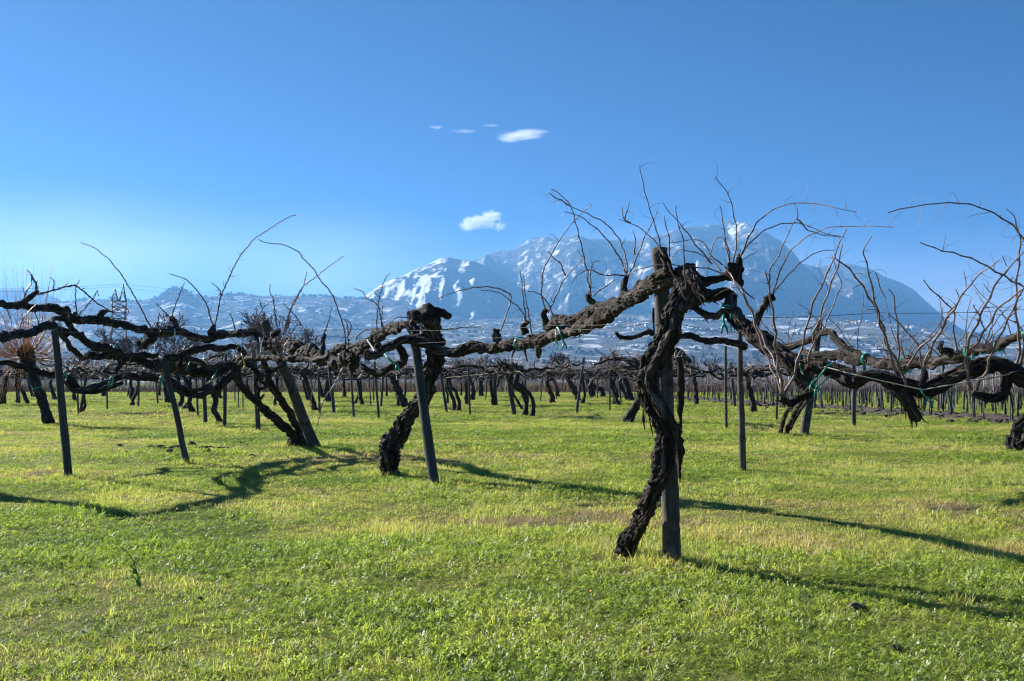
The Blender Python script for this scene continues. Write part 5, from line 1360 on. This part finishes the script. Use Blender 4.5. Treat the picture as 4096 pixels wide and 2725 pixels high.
def bare_tree(px_, top_y, d, spread, label, seed, mat=M_TWIG, depth=6, group='bare trees behind the vineyard'):
    rng = np.random.default_rng(seed)
    b = at(px_, HORIZON, d); b[2] = 0
    Ht = at(px_, top_y, d)[2]
    root = thing('bare_tree', (b[0], b[1], 0), label, 'tree', group)
    trunk, crown = MB(), MB()
    def grow(p, dr, L_, r, lev):
        n = 4 if lev < 4 else 2; pts = [p.copy()]
        for j in range(n):
            dr = dr + rng.normal(0, .10 + .03 * lev, 3) + np.array((0, 0, .05)); dr /= np.linalg.norm(dr); p = p + dr * L_ / n; pts.append(p.copy())
        r1 = max(r * .68, .042)
        tube(trunk if lev == 0 else crown, np.array(pts), np.linspace(r, r1, n + 1), 8 if lev == 0 else (5 if lev < 3 else 3), None, 0, 0, 0, lev)
        if lev >= depth: return
        for k in range(3 if lev < 3 else int(rng.integers(2, 4))):
            u = rng.normal(size=3); u -= dr * u.dot(dr); u /= np.linalg.norm(u)
            sp_ = rng.uniform(.35, .8) * spread
            nd = dr + u * sp_; nd /= np.linalg.norm(nd)
            q = pts[-1] if k < 2 else pts[int(rng.integers(n // 2, n))]
            grow(np.array(q), nd, L_ * rng.uniform(.62, .85), max(.044, r1 * rng.uniform(.6, .85)), lev + 1)
    grow(np.array((b[0], b[1], -.1)), np.array((rng.normal(0, .06), rng.normal(0, .06), 1.0)), Ht * .31, Ht * .019, 0)
    trunk.build('trunk', mat, root); crown.build('crown', mat, root)
for k, (px_, ty, d, sp_, lab) in enumerate([
    (1128, 1215, 150, 1.05, 'tallest bare round-crowned tree behind the two-trunk vine'), (1040, 1330, 165, .9, 'smaller bare tree left of the tallest round-crowned tree'), (1250, 1330, 170, .9, 'smaller bare tree right of the tallest round-crowned tree'),
    (560, 1330, 160, .8, 'bare tree right of the pylon foot'), (660, 1290, 150, .7, 'slender bare tree between the pylon and the plateau knoll'), (740, 1330, 155, .9, 'spreading bare tree below the wooded knoll'), (430, 1340, 165, .8, 'bare tree standing under the pylon'),
    (860, 1370, 160, .9, 'low bare tree left of the two-trunk vine'), (1400, 1400, 150, .9, 'low bare tree behind the leaning middle post'), (1830, 1410, 140, 1.0, 'low bare tree right of the middle vine trunk'), (1960, 1425, 150, 1.0, 'small bare tree behind the central vines'),
    (2250, 1400, 125, 1.1, 'dark bare tree with forked crown between the middle and nearest vines'), (2440, 1410, 130, 1.1, 'bare tree just left of the nearest vine'), (2820, 1440, 140, 1.0, 'low bare tree right of the nearest vine'), (330, 1400, 150, .9, 'low bare tree right of the willow')]):
    bare_tree(px_, ty, d, sp_, lab, 500 + k, M_TWIG, 7 if ty < 1350 else 6)

# pollarded willow at the far left
dW = ground_d(1697)
WB = at(193, 1697, dW)
WL = thing('pollard_willow', (WB[0], WB[1], 0), 'pollarded willow with a burst of orange shoots at far left', 'tree')
wt = tr('B1', [(572, 1020, 140), (555, 940, 120), (510, 780, 104), (440, 600, 104), (385, 420, 112), (335, 280, 160), (310, 190, 190), (320, 140, 150)], dW, dW - .6); wt[0][0][2] = -.05
mb = MB(); P_, R_ = tube(mb, *wt, 22, .05, .1, .15, 1, 3, .1); trk = mb.build('trunk', M_BARK_FAR, WL)
FEET.append((WB[0], WB[1], .3, 30))
rw = np.random.default_rng(3)
head = wt[0][-2]
for g_ in range(46):
    mb = MB()
    for j in range(6):
        a = rw.uniform(0, 6.28); el = math.asin(rw.uniform(-.25, 1.0))
        d = np.array((math.cos(a) * math.cos(el), math.sin(a) * math.cos(el), math.sin(el)))
        p = head + d * np.array((.55, .55, .42)) * rw.uniform(.5, 1.0) + np.array((0, 0, -.12)); L_ = rw.uniform(.9, 2.3) * (1.25 if el > .7 else .9); pts = [p.copy()]
        for q in range(6):
            d = d + np.array((0, 0, .20 if el > .0 else .04)) + rw.normal(0, .09, 3); d /= np.linalg.norm(d); p = p + d * L_ / 6; pts.append(p.copy())
        tube(mb, np.array(pts), np.linspace(.007, .003, 7), 4)
    o = mb.build('shoot_cluster', M_WILLOW, WL); o['kind'] = 'stuff'
mb = MB()
for j in range(9):
    p = head + np.array((rw.normal(-.1, .45), rw.normal(0, .3), -.2)); pts = [p]
    for q in range(6):
        p = p + np.array((rw.normal(.0, .07) - .03, rw.normal(0, .05), -rw.uniform(.15, .3))); pts.append(p)
    tube(mb, np.array(pts), np.linspace(.010, .005, 7), 4)
o = mb.build('drooping_shoots', M_WILLOW, WL); o['kind'] = 'stuff'
for k, i in enumerate((3, 4)):
    ring_tie(WL, wt[0][i] + np.array((0, 0, .15 * k)), (-.3, 0, 1), wt[1][i] * 1.08, M_TIE, .06, .02, 90 + k)

# ------------------------------------------------------------------ pylon and power lines
dP = 290.0
PB = at(470, HORIZON, dP); PB[2] = 0
PY = thing('power_pylon', (PB[0], PB[1], 0), 'grey-green lattice power pylon with two peaks behind the left vines', 'pylon')
def bar(mb, a, b, r=.09): tube(mb, np.array([a, (np.array(a) + b) / 2, b]), np.full(3, r * 1.35), 4)
s_ = px_size(1, dP)
H1, H2, HT = at(470, 1275, dP)[2], at(470, 1205, dP)[2], at(470, 1136, dP)[2]
ca, sa = math.cos(.5), math.sin(.5)
def LP(x, y, z): return np.array((PB[0] + x * ca - y * sa, PB[1] + x * sa + y * ca, z))
W_ = 26 * s_
leg = [MB() for _ in range(4)]; brace = MB(); peak = [MB(), MB()]
cs = [(-1, -1), (1, -1), (1, 1), (-1, 1)]
for k, (sx, sy) in enumerate(cs):
    bar(leg[k], LP(sx * W_ * 1.25, sy * W_ * .8, -.2), LP(sx * W_, sy * W_ * .6, H1), .14); bar(leg[k], LP(sx * W_, sy * W_ * .6, H1), LP(sx * W_, sy * W_ * .6, H2), .12)
zz = np.concatenate([np.linspace(1, H1, 7), np.linspace(H1, H2, 4)[1:]])
def wz(z): return (1.25 - .25 * min(1, z / H1)) * W_, (.8 - .2 * min(1, z / H1)) * W_
for za, zb in zip(zz[:-1], zz[1:]):
    for k in range(4):
        (x0, y0), (x1, y1) = cs[k], cs[(k + 1) % 4]
        a_, b_ = wz(za), wz(zb)
        bar(brace, LP(x0 * a_[0], y0 * a_[1], za), LP(x1 * b_[0], y1 * b_[1], zb), .06); bar(brace, LP(x1 * a_[0], y1 * a_[1], za), LP(x0 * b_[0], y0 * b_[1], zb), .06); bar(brace, LP(x0 * b_[0], y0 * b_[1], zb), LP(x1 * b_[0], y1 * b_[1], zb), .06)
for k, sx in enumerate((-1, 1)):
    ap = LP(sx * W_ * .6, 0, HT - (1.4 if sx < 0 else 0))
    base_ = [LP(sx * W_ * 1.05, -W_ * .6, H2), LP(sx * W_ * .1, -W_ * .6, H2), LP(sx * W_ * .1, W_ * .6, H2), LP(sx * W_ * 1.05, W_ * .6, H2)]
    for q in range(4):
        bar(peak[k], base_[q], ap, .09); m_ = base_[q] * .5 + ap * .5; m2 = base_[(q + 1) % 4] * .5 + ap * .5; bar(peak[k], m_, m2, .05); bar(peak[k], base_[q], m2, .05)
for k in range(4): leg[k].build('leg', M_STEEL, PY)
brace.build('bracing', M_STEEL, PY)
for k in range(2): peak[k].build('peak', M_STEEL, PY)
wire([(-120, 1155, 240), (482, 1136, dP), (1250, 1200, 420)], .035, 'upper thin power line crossing from the pylon top', M_STEEL, 'power_line', 'power line', 'power lines', .5)
wire([(-120, 1165, 240), (462, 1147, dP), (1250, 1230, 420)], .03, 'lower thin power line crossing from the pylon shoulder', M_STEEL, 'power_line', 'power line', 'power lines', .5)

# ------------------------------------------------------------------ clouds
def cloud(name, label, puffs, d, density, seed, detail, lo=0.42, hi=0.62, shear=0.0, edge=0.25):
    """soft vapour inside a closed hull: density falls from each puff's middle and is torn by noise"""
    m, nt, out = new_mat(name + '_vapour')
    L = nt.links.new
    tc = N(nt, 'ShaderNodeTexCoord')
    c0 = at(puffs[0][0], puffs[0][1], d)
    fall = None
    for px_, py_, wx, wy, wd in puffs:
        c = at(px_, py_, d) - c0
        mp = N(nt, 'ShaderNodeMapping', vector_type='TEXTURE')
        mp.inputs['Location'].default_value = tuple(c); mp.inputs['Scale'].default_value = (px_size(wx, d), px_size(wd, d), px_size(wy, d))
        L(tc.outputs['Object'], mp.inputs['Vector'])
        ln = N(nt, 'ShaderNodeVectorMath', operation='LENGTH'); L(mp.outputs[0], ln.inputs[0])
        f = math_n(nt, 'SUBTRACT', 1.0, ln.outputs['Value'])
        fall = f if fall is None else math_n(nt, 'MAXIMUM', fall, f)
    mp = N(nt, 'ShaderNodeMapping'); mp.inputs['Scale'].default_value = detail; mp.inputs['Rotation'].default_value = (0, shear, 0); mp.inputs['Location'].default_value = (seed * 7.3, seed * 3.1, seed)
    L(tc.outputs['Object'], mp.inputs['Vector'])
    n = N(nt, 'ShaderNodeTexNoise', Scale=1.0, Detail=6.0, Roughness=0.66)
    L(mp.outputs[0], n.inputs['Vector'])
    k = math_n(nt, 'ADD', math_n(nt, 'MULTIPLY', fall, 0.45), math_n(nt, 'MULTIPLY', n.outputs[0], 0.75))
    r = ramp(nt, [(lo, 0.0), (hi, 1.0)], k)
    gate = ramp(nt, [(0.0, 0.0), (edge, 1.0)], fall)
    dm = math_n(nt, 'MULTIPLY', math_n(nt, 'MULTIPLY', r.outputs[0], gate.outputs[0]), density)
    pv = N(nt, 'ShaderNodeVolumePrincipled')
    pv.inputs['Color'].default_value = (0.99, 0.99, 0.99, 1); pv.inputs['Anisotropy'].default_value = 0.35
    L(dm, pv.inputs['Density']); L(pv.outputs[0], out.inputs['Volume'])
    import bmesh
    bm = bmesh.new()
    for px_, py_, wx, wy, wd in puffs:
        c = at(px_, py_, d)
        r_ = bmesh.ops.create_icosphere(bm, subdivisions=3, radius=1.03)
        for v in r_['verts']:
            v.co = Vector((v.co.x * px_size(wx, d), v.co.y * px_size(wd, d), v.co.z * px_size(wy, d))) + Vector(c - c0)
    me = bpy.data.meshes.new(name); bm.to_mesh(me); bm.free(); me.materials.append(m)
    o = bpy.data.objects.new(name, me); o.location = tuple(c0); COL.objects.link(o)
    md = o.modifiers.new('union', 'REMESH'); md.mode = 'VOXEL'; md.voxel_size = px_size(min(12, min(p[3] for p in puffs) * .45), d)
    return tag(o, label, 'cloud')
dC = 14000.0
cloud('cloud', 'small white puffy cloud left of the summit', [(1880, 898, 70, 46, 50), (1920, 888, 80, 44, 50), (1970, 866, 76, 36, 46), (1998, 905, 40, 34, 36), (1950, 898, 66, 30, 40)], dC, .016, 3, (1 / 80., 1 / 80., 1 / 52.), 0.53, 0.74, 0.0, 0.45)
cloud('wispy_cloud', 'thin feathery white cloud high above the valley', [(2085, 543, 130, 24, 80), (2125, 528, 100, 16, 60), (2035, 556, 80, 18, 60)], dC, .0065, 5, (1 / 230., 1 / 200., 1 / 22.), 0.50, 0.74, 0.14, 0.6)
cloud('wispy_cloud', 'tiny white wisp, leftmost of the high clouds', [(1748, 511, 36, 9, 26), (1730, 509, 22, 7, 20)], dC, .006, 6, (1 / 160., 1 / 160., 1 / 20.), 0.48, 0.72, 0.1, 0.6)
cloud('wispy_cloud', 'faint long wisp between the tiny wisp and the feathery cloud', [(1860, 525, 90, 10, 40), (1960, 503, 60, 8, 30)], dC, .003, 7, (1 / 200., 1 / 200., 1 / 20.), 0.50, 0.74, 0.1, 0.6)
cloud('sky_veil', 'soft pale veil of cloud low over the left hills', [(330, 1040, 1100, 330, 900), (1250, 1080, 900, 260, 800), (-600, 1040, 1100, 330, 900)], dC, .00024, 8, (1 / 1500., 1 / 1500., 1 / 520.), 0.34, 0.95, 0.05, 1.0)
cloud('sky_veil', 'faint pale veil added behind the mountains at right to lighten the sky', [(3900, 1220, 1300, 330, 900), (2700, 1180, 1300, 330, 900), (4900, 1220, 1200, 330, 900)], dC + 6000, .00032, 12, (1 / 2200., 1 / 2200., 1 / 800.), 0.34, 0.95, 0.05, 1.0)  # extra vapour bank, added to pale the low sky behind the ridges

# ------------------------------------------------------------------ bits lying in the grass
def chunk(px_, py_, wpx, hpx, label, seed, group=None, name='wood_chunk', mat=M_WOODCHIP):
    d = ground_d(py_); c = at(px_, py_, d); c[2] = .0
    L_, r = px_size(wpx, d) / 2, px_size(hpx, d) / 2
    a = np.random.default_rng(seed).uniform(-.4, .4)
    mb = MB(); ax = np.array((math.cos(a), math.sin(a), .05))
    P = np.array([c + ax * L_ * f + np.array((0, 0, r * .55 + .01 + .3 * r * math.sin(f * 3 + seed))) for f in (-1.15, -.5, 0, .5, 1)])
    tube(mb, P, np.array([r * .12, r * .6, r * .85, r * .7, r * .3]), 10, .012, .3, .3, 0, seed, .5, 9, 12.0, .10)
    return tag(mb.build(name, mat, None, tuple(c), False), label, 'wood', group)
chunk(3420, 2452, 96, 40, 'weathered wood chunk lying in the grass at lower right', 1)
chunk(3008, 2460, 40, 26, 'small dark clod in the grass below the thick post shadow', 2)
chunk(3590, 2610, 44, 34, 'grey wood splinter near the lower right edge', 3)
chunk(2730, 2425, 50, 26, 'small stick in the grass right of the thick post', 4)
for k, (x, y, w, h) in enumerate([(620, 1792, 90, 14), (690, 1796, 90, 14), (765, 1784, 40, 20), (820, 1795, 80, 12), (680, 1812, 36, 18), (505, 1815, 26, 14), (560, 1818, 28, 14), (830, 1812, 30, 18), (960, 1778, 30, 10), (1005, 1830, 40, 12), (480, 1785, 26, 10), (890, 1796, 50, 10)]):
    chunk(x, y, w, h, 'rotten wood chips lying in a line by the second leaning post', 30 + k, 'rotten wood chips by the second leaning post', 'wood_chip')
M_LEAF_W = plain('bleached_leaf', (0.62, 0.58, 0.50), 0.5, 0, 0.2, 40)
M_LEAF_O = plain('orange_leaf', (0.62, 0.22, 0.03), 0.6, 0, 0.25, 40)
M_LEAF_B = plain('brown_leaf', (0.12, 0.07, 0.045), 0.8, 0, 0.3, 40)
M_FLOWER = plain('yellow_petal', (0.75, 0.55, 0.02), 0.6, 0, 0.1, 40)
def leaf_mesh(seed):
    r = np.random.default_rng(seed); n = 10
    a = np.linspace(0, 6.283, n, endpoint=False)
    rad = np.array([1.0, .72, .9, .6, .75, .95, .7, .6, .88, .7]) * r.uniform(.85, 1.15, n)
    z = .35 * np.cos(2 * a + r.uniform(0, 6)) * rad + .15 * r.normal(size=n)
    v = np.vstack([np.stack([rad * np.cos(a), rad * .8 * np.sin(a), z], 1), [[0, 0, .1]]])
    v2 = v + np.array((0, 0, .03))
    t = [(k, (k + 1) % n, n) for k in range(n)] + [((k + 1) % n + n + 1, k + n + 1, 2 * n + 1) for k in range(n)]
    q = [(k, k + n + 1, (k + 1) % n + n + 1, (k + 1) % n) for k in range(n)]
    mb = MB(); mb.add(np.vstack([v, v2]), q, t); return mb
leaf_me = {nm: [leaf_mesh(k + 10 * i).mesh('leaf', m) for k in range(2)] for i, (nm, m) in enumerate((('white', M_LEAF_W), ('orange', M_LEAF_O), ('brown', M_LEAF_B), ('yellow', M_FLOWER)))}
rl = np.random.default_rng(4)
LEAVES = [('white', x, y, s) for x, y, s in [(75, 2515, 20), (335, 2560, 24), (465, 2580, 16), (325, 2608, 14), (660, 2530, 16), (690, 2446, 16), (975, 2480, 14), (1090, 2418, 18), (1155, 2340, 16), (505, 2710, 26), (980, 2658, 14), (300, 2684, 20), (590, 2470, 12), (200, 2445, 10), (3675, 2605, 20), (3290, 2430, 10), (1670, 2495, 14), (2250, 2240, 12)]] \
       + [('orange', x, y, s) for x, y, s in [(735, 2243, 18), (66, 2650, 14), (375, 2690, 12), (933, 2420, 12), (90, 2352, 8), (2365, 2390, 14), (1020, 2600, 8), (700, 2282, 10), (2060, 1900, 8), (3020, 2110, 8)]] \
       + [('brown', x, y, s) for x, y, s in [(290, 2367, 22), (930, 2087, 22), (800, 2420, 24), (365, 2148, 14), (1060, 2385, 18), (2600, 2645, 20), (1200, 2640, 18), (3160, 2480, 18)]] \
       + [('yellow', x, y, s) for x, y, s in [(1193, 1932, 9), (1190, 1952, 8), (2360, 1777, 8), (2836, 1658, 8), (1946, 1674, 7), (1128, 1722, 8), (3060, 2675, 9), (3755, 2060, 7)]]
LN = {'white': ('fallen_leaf', 'bleached white curled leaf lying in the foreground grass', 'leaf', 'bleached leaves in the grass'), 'orange': ('fallen_leaf', 'small orange fallen leaf lying in the grass', 'leaf', 'orange leaves in the grass'), 'brown': ('fallen_leaf', 'dark brown curled leaf lying in the grass', 'leaf', 'brown leaves in the grass'), 'yellow': ('wild_flower', 'tiny yellow wild flower in the grass', 'flower', 'yellow wild flowers')}
for k, (nm, x, y, s) in enumerate(LEAVES):
    d = ground_d(y); p = at(x, y, d); r = px_size(s, d) * .62
    me = leaf_me[nm][k % 2]
    n_, lab, ct, gp = LN[nm]
    o = bpy.data.objects.new(n_, me); COL.objects.link(o)
    o.location = (p[0], p[1], .035 + .4 * r); o.scale = (r, r, r); o.rotation_euler = (rl.normal(0, .4), rl.normal(0, .4), rl.uniform(0, 6.28))
    tag(o, lab, ct, gp)
# a leggy weed stalk and a leafy weed at the foot of the two-trunk vine
M_WEED = leaf_material('weed_leaf', [(0.0, (0.035, 0.10, 0.02)), (0.5, (0.06, 0.15, 0.03)), (1.0, (0.10, 0.2, 0.04))], 0.4)
def weed(px_, py_, label, stalk, nl, h, seed):
    d = ground_d(py_); b = at(px_, py_, d); b[2] = 0
    root = thing('weed', b, label, 'weed'); rng = np.random.default_rng(seed)
    if stalk:
        mb = MB(); tube(mb, np.array([b, b + (-.02, 0, .1), b + (-.06, 0, .2), b + (-.14, .02, .27), b + (-.2, .03, .29)]), np.array([.004, .0035, .003, .0025, .0015]), 6, .03); mb.build('stalk', M_WEED, root)
    for k in range(nl):
        mb = MB(); a = rng.uniform(0, 6.28)
        z0 = rng.uniform(0, .2) if stalk else 0
        c = b + np.array((-.06 * z0 / .2, 0, z0)) if stalk else b
        m2 = MB(); blade(m2, 0, 0, rng.uniform(.3, 1.0) * h, rng.uniform(.05, .09) if not stalk else .03, rng.uniform(.6, 1.2) * h, a, rng)
        for v, q, t in zip(m2.v, m2.q, m2.t): mb.add(v + c, q, t)
        mb.build('leaf', M_WEED, root)
weed(560, 2355, 'leggy weed stalk bending left in the lower left grass', True, 7, .09, 3)
weed(1215, 1786, 'broad-leaved green weed at the foot of the two-trunk vine', False, 14, .24, 4)

# ------------------------------------------------------------------ grass last: needs the feet
ex = []
rfeet = np.random.default_rng(2)
for x, y, s, n in FEET:
    for k in range(n):
        a = rfeet.uniform(0, 6.28); r = s * rfeet.uniform(.35, 1.6)
        sc_ = rfeet.uniform(.8, 1.5)
        ex.append((x + r * math.cos(a), y + r * math.sin(a), int(rfeet.choice([5, 6, 7, 5, 6])), np.clip(rfeet.normal(.5, .15), 0, 1), sc_, sc_))
# longer bunches in the foreground strip
for k in range(450):
    y = rfeet.uniform(3.6, 7.6); x = rfeet.uniform(-.62 * y - 1, .62 * y + 1)
    if fbm(x * .9, y * .9, 0.0, 91, 3) > .05:
        sc_ = rfeet.uniform(.7, 1.2); ex.append((x, y, int(rfeet.choice([5, 6])), np.clip(rfeet.normal(.45, .15), 0, 1), sc_, sc_ * rfeet.uniform(.7, 1.1)))
grass_field(np.array(ex))
